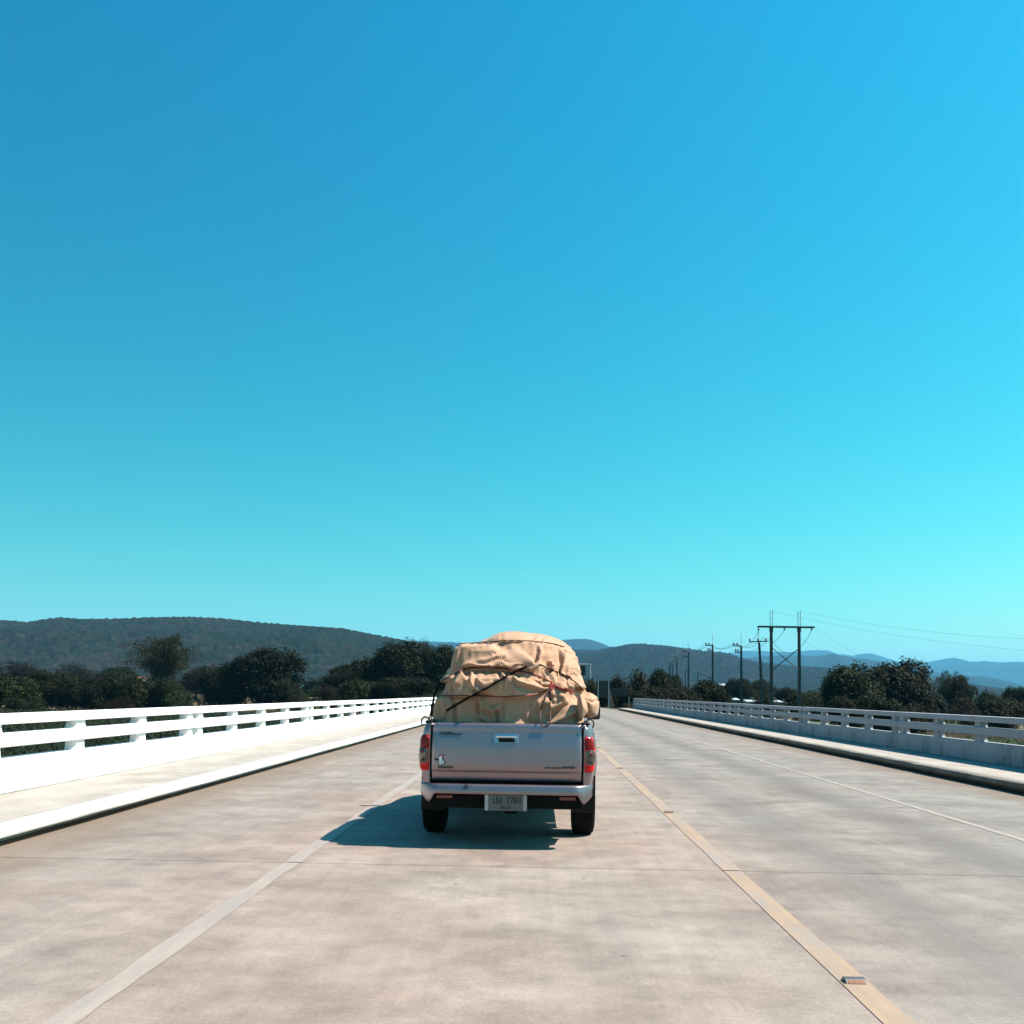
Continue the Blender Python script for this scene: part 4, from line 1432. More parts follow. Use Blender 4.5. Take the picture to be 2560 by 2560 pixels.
# folds drawn from the photograph: (polyline, width, height); positive = ridge
FOLDS = [
    ([(880, 140), (872, 270), (862, 400), (880, 500)], 9, -0.012),
    ([(540, 275), (535, 400)], 9, -0.012),
    ([(1215, 285), (1165, 410)], 14, -0.035), ([(1240, 290), (1200, 420)], 14, 0.02),
    ([(1445, 330), (1405, 520)], 15, -0.045), ([(1475, 330), (1440, 540)], 16, 0.028),
    ([(1330, 400), (1365, 440), (1325, 500)], 22, 0.045), ([(1375, 440), (1350, 510)], 15, -0.035),
    ([(860, 345), (760, 400), (560, 440)], 20, -0.030), ([(850, 390), (730, 490)], 16, 0.03),
    ([(720, 490), (700, 440), (560, 430)], 14, 0.02),
    ([(1000, 430), (920, 500)], 16, -0.03), ([(960, 300), (1080, 370), (1180, 450)], 30, 0.04),
    ([(1080, 480), (1170, 470), (1200, 440)], 14, 0.025),
    ([(480, 520), (440, 570), (400, 640)], 16, 0.03), ([(575, 510), (580, 620), (655, 690)], 16, 0.035),
    ([(600, 560), (600, 690)], 22, -0.03), ([(645, 590), (650, 660)], 16, -0.02),
    ([(375, 650), (380, 760)], 14, -0.03), ([(365, 600), (440, 590), (480, 540)], 18, 0.03),
    ([(850, 510), (860, 600), (900, 560)], 14, -0.03), ([(870, 510), (890, 550)], 12, 0.03),
    ([(780, 560), (790, 700)], 14, -0.015), ([(880, 560), (890, 770), (880, 860), (840, 990)], 11, -0.016),
    ([(390, 780), (410, 850), (405, 1010)], 16, -0.035), ([(440, 860), (600, 930), (760, 990)], 14, 0.018),
    ([(660, 790), (675, 850), (760, 890), (850, 850)], 17, 0.05), ([(700, 790), (720, 840), (790, 880)], 12, 0.03),
    ([(660, 800), (668, 930)], 12, 0.03), ([(640, 810), (640, 920)], 14, -0.03),
    ([(810, 880), (815, 1000)], 15, -0.05), ([(760, 880), (800, 960)], 14, 0.02),
    ([(950, 920), (1050, 1010)], 12, -0.015), ([(1240, 800), (1235, 850), (1290, 780)], 14, 0.03),
    ([(1150, 800), (1160, 1000)], 14, -0.012), ([(1320, 940), (1480, 820), (1610, 760)], 26, -0.045),
    ([(1340, 1000), (1600, 860)], 22, 0.03), ([(1360, 720), (1420, 720), (1480, 760)], 20, 0.04),
    ([(1350, 760), (1370, 800), (1420, 770)], 15, -0.03), ([(1310, 520), (1380, 600), (1385, 640)], 13, -0.035),
    ([(1410, 540), (1415, 640)], 12, -0.025), ([(1500, 560), (1500, 650)], 12, -0.022), ([(1540, 600), (1530, 680)], 12, -0.022),
    ([(1500, 430), (1520, 560)], 18, 0.02), ([(1200, 170), (1150, 240)], 18, 0.012), ([(1240, 180), (1200, 240)], 14, -0.012),
    ([(1625, 740), (1622, 1010)], 12, 0.02),
    ([(280, 820), (370, 900)], 18, 0.02), ([(1000, 560), (1200, 620), (1300, 680)], 26, 0.03), ([(1000, 620), (1240, 690)], 22, -0.02),
]
for pl, w, h in FOLDS:
    d, sd = dist_poly(pl)
    disp += h * 1.45 * (np.exp(-(d / w) ** 2) - 0.28 * np.exp(-(d / (2.3 * w)) ** 2)) * rear

def smooth_edges(arr, it):
    a_ = arr.copy()
    deg = np.bincount(E.ravel(), minlength=nv).astype(float)
    for _ in range(it):
        s_ = np.bincount(E[:, 0], a_[E[:, 1]], nv) + np.bincount(E[:, 1], a_[E[:, 0]], nv)
        a_ = 0.5 * a_ + 0.5 * s_ / np.maximum(deg, 1)
    return a_
X = V0 + N0 * disp[:, None]
base = X.copy()

# loose cloth: slightly too much fabric, held by the belts -> natural wrinkles
r2 = np.random.default_rng(4)
nz = smooth_edges(r2.normal(0, 1, nv), 16)
nz /= nz.std()
X = X + N0 * (0.006 * nz)[:, None]
L1 = np.linalg.norm(base[E[:, 0]] - base[E[:, 1]], axis=1) * 1.020
L2 = np.linalg.norm(base[diag[:, 0]] - base[diag[:, 1]], axis=1) * 1.019
L3 = np.linalg.norm(base[bend[:, 0]] - base[bend[:, 1]], axis=1) * 1.015
bottom = V0[:, 2] < 1.10
fix = pinned | bottom
wgt = np.where(fix, 0.0, 1.0)
prev = X.copy()
grav = np.array([0, 0, -1.0]) * 0.00035
deg_all = np.bincount(np.concatenate([E.ravel(), diag.ravel(), bend.ravel()]), minlength=nv).astype(float)
def project(X, con, L, k):
    d = X[con[:, 1]] - X[con[:, 0]]
    ln = np.linalg.norm(d, axis=1)
    c = (k * 0.5 * (ln - L) / np.maximum(ln, 1e-9))[:, None] * d
    out = np.zeros_like(X)
    for ax in range(3):
        out[:, ax] = np.bincount(con[:, 0], c[:, ax], nv) - np.bincount(con[:, 1], c[:, ax], nv)
    return out
for it in range(110):
    vel = (X - prev) * 0.90
    prev = X.copy()
    X = X + (vel + grav) * wgt[:, None]
    for sub in range(2):
        dX = project(X, E, L1, 1.0) + project(X, diag, L2, 0.6) + project(X, bend, L3, 0.55)
        X = X + dX * (wgt / 3.2)[:, None]
    dn = ((X - base) * N0).sum(1)
    cl = np.clip(dn, -0.035, 0.080)
    X = X + N0 * (cl - dn)[:, None] * wgt[:, None]
    tang = (X - base) - N0 * cl[:, None]
    tl = np.linalg.norm(tang, axis=1)
    X = X - tang * (np.clip(tl - 0.05, 0, None) / np.maximum(tl, 1e-9))[:, None] * wgt[:, None]
sm = np.stack([smooth_edges(X[:, k], 7) for k in range(3)], -1)
X = X + N0 * (0.45 * ((X - sm) * N0).sum(1) * (~bottom))[:, None]          # crisper creases
X = X * 0.85 + 0.15 * np.stack([smooth_edges(X[:, k], 1) for k in range(3)], -1)

bundle = empty("tarp_bundle", (TX, TY, 1.0), "tall tan canvas bundle roped down in the back of the pickup", "cargo bundle")
hm.vertices.foreach_set('co', (X - np.array([0, 0, 1.0])).ravel())
hm.materials.clear()
hm.materials.append(MAT['tarp'])
hm.polygons.foreach_set('use_smooth', np.ones(len(hm.polygons), dtype=bool))
hm.update()
cover = obj_from("tarp", hm, bundle)
ss = cover.modifiers.new("subdiv", 'SUBSURF')
ss.levels = 1
ss.render_levels = 1

# loose corner of canvas hanging over the bed side at the lower right
cn = [lp(1622, 745, 0.10), lp(1690, 840, 0.13), lp(1702, 925, 0.12), lp(1665, 975, 0.10), lp(1634, 1022, 0.09), lp(1618, 900, 0.07)]
ap = lp(1650, 880, 0.02)
mb = MB()
hub = [ap] + cn
backs = [p + Vector((-0.02, 0.12, 0)) for p in cn]
v = [q - Vector((0, 0, 1.0)) for q in hub + backs]
f = [(0, 1 + k, 1 + (k + 1) % 6) for k in range(6)] + [(1 + k, 7 + k, 7 + (k + 1) % 6, 1 + (k + 1) % 6) for k in range(6)] + [tuple(range(12, 6, -1))]
mb.add(v, f)
co = mb.build("tarp_corner", MAT['tarp'], bundle)
sb = co.modifiers.new("subdiv", 'SUBSURF'); sb.levels = 2; sb.render_levels = 2
try:
    for e in co.data.edges:
        pass
    cre = co.data.attributes.new("crease_edge", 'FLOAT', 'EDGE')
    cre.data.foreach_set('value', [0.85] * len(co.data.edges))
except Exception:
    pass
co.data.polygons.foreach_set('use_smooth', [True] * len(co.data.polygons))

# belts and ropes lie on the cloth
bvh = BVHTree.FromPolygons([tuple(p) for p in X], polys)
def on_cloth(x, y, out):
    px, py = crop_px(x, y)
    o = Vector((-TX, -TY, CAM_H))
    d = ray(px, py).normalized()
    hit = bvh.ray_cast(o + d * 8.0, d)
    if hit[0] is None:
        near = bvh.find_nearest(lp(x, y, 0.4))
        return near[0] + near[1] * out
    return hit[0] - d * out * 0.6 + hit[1] * out * 0.4

def densify(pl, step=14):
    out = []
    for (xa, ya), (xb, yb) in zip(pl[:-1], pl[1:]):
        n = max(1, int(math.hypot(xb - xa, yb - ya) / step))
        out += [(xa + (xb - xa) * k / n, ya + (yb - ya) * k / n) for k in range(n)]
    return out + [pl[-1]]

def lay(pl, r, mat, name, out=None, taut=True):
    pts = [on_cloth(x, y, out if out is not None else r * 0.9) for x, y in densify(pl)]
    P_ = np.array([p[:] for p in pts])
    k = 3 if taut else 1
    for _ in range(k):                                   # a taut rope bridges small hollows
        Q = P_.copy()
        Q[1:-1] = 0.25 * P_[:-2] + 0.5 * P_[1:-1] + 0.25 * P_[2:]
        Q[:, 1] = np.minimum(Q[:, 1], P_[:, 1] + 0.002)
        P_ = Q
    P_[:, 2] -= 1.0
    return MB().tube([tuple(p) for p in P_], r, 6).build(name, mat, bundle, True)

lay(BELT['top'], 0.0055, MAT['rope_dark'], "rope")
lay(BELT['mid'][:9], 0.0075, MAT['rope_dark'], "rope")
lay(BELT['mid'][7:], 0.0065, MAT['rope_red'], "rope")
lay(BELT['low'][:5], 0.0052, MAT['rope_dark'], "rope")
lay(BELT['low'][4:], 0.0060, MAT['rope_red'], "rope")
lay(BELT['diag'], 0.0115, MAT['strap'], "strap")
lay(BELT['right'], 0.0065, MAT['strap'], "strap")
lay(BELT['tail'], 0.0065, MAT['rope_red'], "rope")
lay([(1330, 655), (1400, 700), (1480, 722), (1560, 742)], 0.0055, MAT['rope_red'], "rope")
lay([(1340, 640), (1365, 665), (1330, 700), (1375, 690), (1350, 720), (1335, 660)], 0.008, MAT['rope_red'], "knot", taut=False)
for sm_ in ([(877, 175), (872, 270), (864, 340), (862, 400), (872, 480)], [(884, 560), (890, 660), (892, 770), (882, 860), (858, 950), (842, 1000)], [(540, 272), (537, 340), (535, 410)], [(1240, 285), (1205, 350), (1180, 420)], [(392, 790), (408, 850), (405, 930), (404, 1000)], [(1410, 530), (1414, 600), (1418, 660)]):
    lay(sm_, 0.0042, MAT['tarp'], "seam", 0.001, False)
# free loop hanging over the tailgate
loop = [(1338, 700), (1332, 780), (1334, 880), (1337, 980), (1333, 1035), (1300, 1068), (1262, 1066), (1242, 1035), (1236, 985), (1242, 930), (1262, 850), (1290, 785), (1325, 710)]
pts = []
for i, (x, y) in enumerate(densify(loop, 20)):
    q = on_cloth(x, y, 0.012)
    if y > 900:
        tgt = lp(x, y, -0.012)
        k = float(sstep(900, 1010, np.array(y)))
        q = q.lerp(tgt, k)
    pts.append((q.x, q.y, q.z - 1.0))
MB().tube(pts, 0.0062, 6).build("rope_loop", MAT['rope_dark'], bundle, True)
# belt running from the left edge down to the bed rail
for s, x0, y0 in ((-1, 240, 690), (-1, 262, 655)):
    a = on_cloth(x0, y0, 0.01)
    b = Vector((-0.75, 0.45 if y0 < 680 else 0.25, 1.15))
    MB().tube([(a.x, a.y, a.z - 1.0), ((a.x * 0.6 + b.x * 0.4) - 0.02, a.y * 0.6 + b.y * 0.4, (a.z * 0.6 + b.z * 0.4) - 1.0), (b.x, b.y, b.z - 1.0)], 0.006, 6).build("strap", MAT['strap'], bundle, True)

# ================================================================== ROAD STUDS
sp_ = at_z(2150, 2452, 0.01)
stud_lab = ["amber reflective road stud on the yellow line nearest the camera", "amber reflective road stud on the yellow line beside the truck's rear wheel", "amber reflective road stud on the yellow line level with the truck cab",
            "fourth amber road stud along the yellow line, beyond the truck"]
proto = None
for k in range(4):
    y = sp_.y + 7.62 * k
    st = empty("road_stud", (1.60, y, 0.004), stud_lab[k], "road stud", "amber studs along the yellow centre line")
    st.scale = (0.88, 0.88, 0.9)
    if proto is None:
        m1 = MB().prism([(-0.055, 0.0), (-0.030, 0.022), (0.030, 0.022), (0.055, 0.0)], -0.058, 0.058, 'YZ').build("stud_body", MAT['stud'], st)
        m2 = MB().add([(-0.048, -0.0535, 0.004), (0.048, -0.0535, 0.004), (0.044, -0.0365, 0.0195), (-0.044, -0.0365, 0.0195), (-0.048, -0.048, 0.004), (0.048, -0.048, 0.004), (0.044, -0.031, 0.0195), (-0.044, -0.031, 0.0195)], [(0, 1, 2, 3), (0, 4, 5, 1), (1, 5, 6, 2), (2, 6, 7, 3), (3, 7, 4, 0)]).build("reflector", MAT['amber'], st)
        proto = (m1.data, m2.data)
    else:
        obj_from("stud_body", proto[0], st)
        obj_from("reflector", proto[1], st)

# ================================================================== POWER POLES AND WIRES
def tapered(mb, x, y, z0, z1, w0, w1):
    v = []
    for z, w in ((z0, w0), (z1, w1)):
        v += [(x - w / 2, y - w / 2, z), (x + w / 2, y - w / 2, z), (x + w / 2, y + w / 2, z), (x - w / 2, y + w / 2, z)]
    return mb.add(v, [(0, 1, 5, 4), (1, 2, 6, 5), (2, 3, 7, 6), (3, 0, 4, 7), (4, 5, 6, 7), (3, 2, 1, 0)])

def insulator(mb, x, y, z, h=0.42):
    mb.lathe([(0, 0.03), (0.06, 0.12), (0.10, 0.07), (h * 0.4, 0.12), (h * 0.5, 0.07), (h * 0.75, 0.11), (h, 0.05), (h, 0.0)], 'Z', (x, y, z), 8)

def power_pole(px, py_top, depth, label, arms, spike_py, lean=0.0, sc=1.0, name="power_pole"):
    """Square concrete pole; arms: list of (px_left, px_right, py) seen in the photograph."""
    top = at_y(px, py_top, depth)
    gz = float(ground_z(top.x, depth))
    root = empty(name, (top.x, depth, gz), label, "power pole", "power poles right of the road")
    H = top.z - gz
    tapered(MB(), 0, 0, -0.4, H, 0.36 * sc, 0.24 * sc).build("shaft", MAT['pole'], root)
    sp = at_y(px, spike_py, depth)
    MB().tube([(0, 0, H - 0.3), (0, 0, sp.z - gz)], 0.035 * sc, 6).build("lightning_rod", MAT['galv'], root)
    pts = []
    for a, b, ya in arms:
        A, B = at_y(a, ya, depth), at_y(b, ya, depth)
        MB().box(A.x - top.x, B.x - top.x, -0.30, -0.18, A.z - gz - 0.07, A.z - gz + 0.07).build("crossarm", MAT['steel'], root)
        n = 3 if abs(B.x - A.x) > 1.9 else 2
        for k in range(n):
            xx = A.x + 0.08 + (B.x - A.x - 0.16) * k / (n - 1 if n > 1 else 1)
            if n == 2 and k == 1:
                xx = A.x + (B.x - A.x) * 0.55
            mb = MB()
            insulator(mb, xx - top.x, -0.24, A.z - gz + 0.06, 0.38 * sc)
            mb.build("insulator", MAT['porcelain'], root, True)
            pts.append(Vector((xx, depth - 0.24, A.z + 0.06 + 0.38 * sc)))
    if lean:
        root.rotation_euler = (0, lean, 0)
    return root, pts

POLES = [
    # px, py_top, depth, arms, spike, label
    (1853, 1615, 150, [(1832, 1851, 1615), (1837, 1850, 1630.5)], 1584, "tall square concrete power pole left of the leaning one"),
    (1781.5, 1611, 172, [(1763, 1780, 1614), (1769, 1780, 1627)], 1584, "tall power pole with two short arms over the dark round bush"),
    (1721, 1630, 205, [(1705, 1721, 1630), (1710, 1721, 1642)], 1606, "mid-distance power pole above the long shaded parapet"),
    (1692.5, 1643, 245, [(1685, 1693, 1643), (1687, 1693, 1652)], 1622, "narrow power pole rising right of the leafy bushes, fourth from the H-frame"),
    (1682, 1648, 285, [(1677, 1684, 1642), (1678, 1684, 1655)], 1636, "small power pole just left of the narrow one, over the bush tops"),
    (1676, 1660, 345, [(1672, 1679, 1658)], 1651, "tiny far power pole second in the cluster above the bushes"),
    (1672.5, 1668, 420, [(1669, 1676, 1667)], 1661, "tiniest farthest power pole at the left end of the pole line"),
    (1713.5, 1678, 400, [(1709, 1718, 1679)], 1676, "small distant pole directly left of the mid-distance power pole"),
    (1744.5, 1684, 430, [(1738, 1752, 1682)], 1678, "small distant pole with a wide crossarm between two tall poles"),
    (1773, 1692, 480, [(1769, 1778, 1691)], 1686, "faint distant pole just left of the tall pole over the round bush"),
]
pole_pts = []
for px, pt, dep, arms, spk, lab in POLES:
    r_, pts_ = power_pole(px, pt, dep, lab, arms, spk, 0.0, 1.0 if dep < 300 else 1.25)
    pole_pts.append(pts_)
lean_root, lean_pts = power_pole(1909.5, 1606, 135, "leaning concrete power pole with a three-insulator crossarm beside the H-frame", [(1884, 1928, 1603.5)], 1571, rad(-3.0))

# H-frame -----------------------------------------------------------------
HD = 120.0
hl, hr = at_y(1928, 1567, HD), at_y(1997.5, 1568, HD)
hgz = float(ground_z((hl.x + hr.x) / 2, HD))
hc = (hl.x + hr.x) / 2
hf = empty("h_frame_pole", (hc, HD, hgz), "tall two-pole H-frame pylon with a long crossarm and X bracing", "power pole")
hz_ = hl.z - hgz
for q in (hl, hr):
    m = MB()
    tapered(m, q.x - hc, 0, -0.4, hz_, 0.36, 0.27)
    m.build("shaft", MAT['pole'], hf)
    MB().box(q.x - hc - 0.18, q.x - hc + 0.18, -0.2, 0.2, hz_ - 0.55, hz_ + 0.03).build("pole_cap", MAT['steel'], hf)
    for dx in (-0.10, 0.14):
        t_ = at_y(1928, 1526, HD).z - hgz
        MB().tube([(q.x - hc + dx, 0, hz_ - 0.1), (q.x - hc + dx * 1.25, 0, t_)], 0.032, 6).build("lightning_rod", MAT['galv'], hf)
        for zz in (0.15, 0.45, 0.8):
            MB().box(q.x - hc + dx - 0.05, q.x - hc + dx + 0.05, -0.05, 0.05, hz_ + (t_ - hz_) * zz, hz_ + (t_ - hz_) * zz + 0.07).build("rod_clamp", MAT['galv'], hf)
ca, cb = at_y(1894.5, 1565.5, HD), at_y(2035, 1568, HD)
MB().box(ca.x - hc, cb.x - hc, -0.32, -0.20, hz_ - 0.09, hz_ + 0.09).build("crossarm", MAT['steel'], hf)
MB().box(ca.x - hc, cb.x - hc, 0.20, 0.32, hz_ - 0.09, hz_ + 0.09).build("crossarm", MAT['steel'], hf)
b1, b2 = at_y(1931, 1621, HD), at_y(1995, 1675, HD)
b3, b4 = at_y(1996, 1622, HD), at_y(1930, 1675, HD)
for p_, q_ in ((b1, b2), (b3, b4)):
    MB().tube([(p_.x - hc, -0.2, p_.z - hgz), (q_.x - hc, -0.2, q_.z - hgz)], 0.055, 6).build("cross_brace", MAT['steel'], hf)
hang = []
for px_, py_ in ((1896, 1573), (1961, 1572), (2029, 1573)):
    q = at_y(px_, py_, HD)
    mb = MB()
    mb.lathe([(0.20, 0.03), (0.15, 0.11), (0.10, 0.05), (0.05, 0.11), (0.0, 0.05), (-0.05, 0.11), (-0.12, 0.04)], 'Z', (q.x - hc, 0, q.z - hgz - 0.05), 8)
    mb.build("insulator", MAT['porcelain'], hf, True)
    hang.append(Vector((q.x, HD, q.z - 0.15)))

def cable(a, b, sag, r, label, n=18):
    a, b = Vector(a), Vector(b)
    pts = []
    for k in range(n + 1):
        t = k / n
        p = a.lerp(b, t)
        p.z -= sag * 4 * t * (1 - t)
        pts.append(p - a)
    o = MB().tube(pts, r, 5).build("power_cable", MAT['wire'], None, True)
    o.location = a
    return tag(o, label, "cable", "overhead cables")
# between the single poles
names_ = ["the leaning pole", "the pole left of it", "the pole over the round bush", "the mid-distance pole", "the fourth pole", "the small fifth pole"]
chain = [lean_pts] + pole_pts[:5]
for i in range(5):
    A, B = chain[i], chain[i + 1]
    for k in range(3):
        a_, b_ = A[min(k, len(A) - 1)], B[min(k, len(B) - 1)]
        cable(a_, b_, 0.9 if i < 3 else 1.1, 0.022 + 0.004 * i, "%s overhead cable between %s and %s" % (["outer", "inner", "lower"][k], names_[i], names_[i + 1]))
# from the H-frame down to the leaning pole and off to the right
for k in range(3):
    cable(hang[k], lean_pts[k], [0.2, 0.9, 2.2][k], 0.026, "%s slack cable looping from the H-frame to the leaning pole" % ["left", "middle", "right"][k])
cable(at_y(2037, 1569, HD), at_y(2600, 1870, 62), 0.5, 0.008, "cable sloping steeply down right from the crossarm end of the H-frame", 24)
cable(at_y(1962, 1571, HD), at_y(2600, 1905, 62), 0.5, 0.007, "cable sloping down right from the middle of the H-frame crossarm", 24)
cable(at_y(2001, 1528, HD), at_y(2640, 1600, 100), 0.6, 0.008, "highest thin cable crossing the sky to the right of the H-frame", 24)
cable(at_y(1932, 1528, HD), at_y(2640, 1632, 100), 0.6, 0.008, "second highest thin cable crossing the sky to the right of the H-frame", 24)

# ================================================================== SIGNS BY THE END OF THE BRIDGE
def sgz(x, y):
    return float(ground_z(x, y))
SD = 112.0
p0, p1 = at_y(1490.5, 1701.5, SD), at_y(1523.5, 1744, SD)
gz = sgz(p0.x, SD)
sg = empty("road_sign", ((p0.x + p1.x) / 2, SD, gz), "back of a tall dark green road sign on two pale posts past the bridge", "road sign")
cx = (p0.x + p1.x) / 2
zt, zb = p0.z - gz, p1.z - gz
hgt = (zt - zb) / 3
for k in range(3):
    MB().box(p0.x - cx, p1.x - cx, 0.0, 0.03, zb + hgt * k + 0.012, zb + hgt * (k + 1) - 0.012).build("sign_panel", MAT['sign_back'], sg)
for q in (at_y(1495.5, 1700, SD), at_y(1522, 1700, SD)):
    MB().box(q.x - cx - 0.045, q.x - cx + 0.045, -0.10, -0.004, -0.2, q.z - gz).build("post", MAT['galv'], sg)
p0, p1 = at_y(1524, 1721.5, SD + 2), at_y(1574, 1741, SD + 2)
gz = sgz(p0.x, SD + 2)
cx = (p0.x + p1.x) / 2
bb = empty("notice_board", (cx, SD + 2, gz), "wide low black board next to the green sign backs", "board")
MB().box(p0.x - cx, p1.x - cx, 0, 0.05, p1.z - gz, p0.z - gz, 0.01).build("board", MAT['black_board'], bb)
for xx in (p0.x - cx + 0.05, p1.x - cx - 0.05):
    MB().box(xx - 0.04, xx + 0.04, 0.055, 0.13, -0.2, p0.z - gz).build("post", MAT['galv'], bb)
a, b = at_y(1522.5, 1722, SD - 2), at_y(1535.5, 1769, SD - 2)
st = MB().tube([(0, 0, 0), (b.x - a.x, 0, sgz(b.x, SD - 2) - a.z - 0.1)], 0.055, 6).build("leaning_stake", MAT['bark'])
st.location = a
tag(st, "thin pale stake leaning against the sign posts", "stake")
GD = 150.0
gp, ga = at_y(1475, 1661, GD), at_y(1360, 1661.5, GD)
gz = sgz(gp.x, GD)
gt = empty("sign_gantry", (gp.x, GD, gz), "grey steel gantry with a dark sign showing beside the load's right edge", "gantry")
H = gp.z - gz
MB().tube([(0, 0, -0.3), (0, 0, H + 0.1)], 0.16, 10).build("mast", MAT['galv'], gt, True)
MB().tube([(ga.x - gp.x, 0, H), (0.25, 0, H)], 0.09, 8).build("beam", MAT['galv'], gt, True)
lo = at_y(1475, 1683, GD).z - gz
MB().tube([(ga.x - gp.x, 0, lo), (0.25, 0, lo)], 0.09, 8).build("beam", MAT['galv'], gt, True)
pl, pr = at_y(1395, 1663, GD), at_y(1463, 1689, GD)
MB().box(pl.x - gp.x, pr.x - gp.x, -0.20, -0.12, pr.z - gz, pl.z - gz).build("sign_panel", MAT['sign_back'], gt)

# ================================================================== FARM BUILDINGS
def shed(px0, px1, py_eave, py_ridge, depth, roof, label, name="farm_shed", wall='wall_plaster', deep=8.0):
    A, B = at_y(px0, py_eave, depth), at_y(px1, py_eave, depth)
    r = at_y((px0 + px1) / 2, py_ridge, depth)
    gz = float(ground_z((A.x + B.x) / 2, depth))
    root = empty(name, ((A.x + B.x) / 2, depth, gz), label, "building")
    w = B.x - A.x
    he, hr = A.z - gz, max(r.z - gz, A.z - gz + 0.3)
    MB().box(-w / 2 + 0.35, w / 2 - 0.35, 0.5, deep - 0.5, -0.2, he - 0.03).build("wall", MAT[wall], root)
    t = 0.08
    MB().prism([(-0.3, he), (deep / 2, hr), (deep + 0.3, he), (deep + 0.3, he + t), (deep / 2, hr + t), (-0.3, he + t)], -w / 2, w / 2, 'YZ').build("roof", MAT[roof], root)
    MB().box(-0.5, 0.5, 0.44, 0.49, 0, min(2.0, he - 0.3)).build("door", MAT['black_board'], root)
    n = max(2, int(w / 3.5))
    for k in range(n + 1):
        xx = -w / 2 + 0.15 + (w - 0.3) * k / n
        MB().box(xx - 0.07, xx + 0.07, 0.0, 0.14, -0.2, he).build("post", MAT['footway'], root)
    return root
shed(750, 783, 1717, 1712.5, 420, 'roof_teal', "far building with a teal sheet roof between the trees on the left", "house", deep=14)
shed(325, 340, 1697, 1692, 330, 'roof_red', "far house with a small red tiled roof beside the bamboo", "house", deep=10)
shed(1810, 1850, 1750, 1747.5, 190, 'roof_white', "low shed with a pale roof at the foot of the single power pole", deep=6)
shed(1866, 1958, 1755, 1752.5, 185, 'roof_white', "long low shed with a pale roof behind the H-frame poles", deep=6)
shed(1800, 1820, 1714, 1709, 520, 'roof_white', "far pale-roofed house at the foot of the dark blue hill", "house", deep=12)
shed(2008, 2019, 1743, 1738, 300, 'roof_white', "tiny pale hut between the H-frame and the big dark tree", "hut", deep=5)

# ================================================================== TREES AND PLANTS
def leaves(C, Nrm, size, r, droop=0.0, aspect=0.55):
    """Kite-shaped leaves at centres C facing roughly Nrm."""
    n = len(C)
    nr = Nrm + r.normal(0, 0.55, (n, 3))
    nr /= np.linalg.norm(nr, axis=1)[:, None]
    t = r.normal(0, 1, (n, 3))
    t[:, 2] -= droop
    t -= (t * nr).sum(1)[:, None] * nr
    t /= np.linalg.norm(t, axis=1)[:, None]
    b = np.cross(nr, t)
    s = size * r.uniform(0.6, 1.35, n)[:, None]
    w = s * aspect
    V = np.stack([C - t * s * 0.5, C + b * w * 0.5 + t * s * 0.05, C + t * s * 0.5 - nr * s * 0.12, C - b * w * 0.5 + t * s * 0.05], 1)
    return V.reshape(-1, 3)

def lobed_crown(r, H, R, z_lo, n_lobe, n_clump, per, size, spiky=0.0, aspect=0.6, droop=0.3):
    """Uneven crown: clumps of leaves over and inside a set of lobes."""
    cz = (H + z_lo) / 2
    hz = (H - z_lo) / 2
    lobes = []
    for k in range(n_lobe):
        d = r.normal(0, 1, 3)
        d /= np.linalg.norm(d)
        f = r.uniform(0.35, 0.72)
        lobes.append((np.array([d[0] * R * f, d[1] * R * f, cz + d[2] * hz * f * 0.95]), R * r.uniform(0.30, 0.50)))
    lobes.append((np.array([0, 0, cz]), R * 0.5))
    P, N = [], []
    for c, rr in lobes:
        m = int(n_clump * (rr / R) ** 2 * 3.2)
        d = r.normal(0, 1, (m, 3))
        d[:, 2] = np.abs(d[:, 2]) * np.where(r.random(m) < 0.72, 1, -1)
        d /= np.linalg.norm(d, axis=1)[:, None]
        rad_ = rr * r.uniform(0.72, 1.05, m) ** 0.8
        q = c + d * rad_[:, None] * np.array([1, 1, min(1.15, hz / R * 1.15)])
        P.append(q)
        N.append(d)
    P, N = np.concatenate(P), np.concatenate(N)
    # gaps
    g = fbm(P[:, 0] * 0.5 + P[:, 2] * 0.31 + 40, P[:, 1] * 0.5 - P[:, 2] * 0.27 + 40, int(r.integers(100)), 3)
    keep = (g > 0.33) & (P[:, 2] > z_lo * 0.6 + 0.05)
    P, N = P[keep], N[keep]
    cl = np.repeat(P, per, 0)
    nn = np.repeat(N, per, 0)
    spread = size * 0.95
    off = np.clip(r.normal(0, 1, cl.shape), -1.5, 1.5) * spread
    if spiky:
        up = np.repeat(r.random(len(P)) < 0.25, per)
        off[up] *= np.array([0.45, 0.45, 1.9])
    C = cl + off
    nn = nn * 0.7 + np.array([0, 0, 0.7])
    return leaves(C, nn, size, r, droop, aspect), lobes

def trunk_mesh(name, r, H, lobes, rad0, mat):
    mb = MB()
    top = H * 0.62
    pts = [(0, 0, -0.5), (r.normal(0, 0.1), r.normal(0, 0.1), top * 0.45), (r.normal(0, 0.25), r.normal(0, 0.25), top)]
    mb.tube(pts, [rad0, rad0 * 0.75, rad0 * 0.35], 8)
    for c, rr in lobes[:9]:
        z0 = top * r.uniform(0.3, 0.85)
        s = (0, 0, z0)
        m = (c[0] * 0.5, c[1] * 0.5, z0 + (c[2] - z0) * 0.6)
        mb.tube([s, m, tuple(c)], [rad0 * 0.42, rad0 * 0.26, rad0 * 0.08], 6)
    o = mb.build(name, mat, None, True)
    me = o.data
    bpy.data.objects.remove(o)
    return me

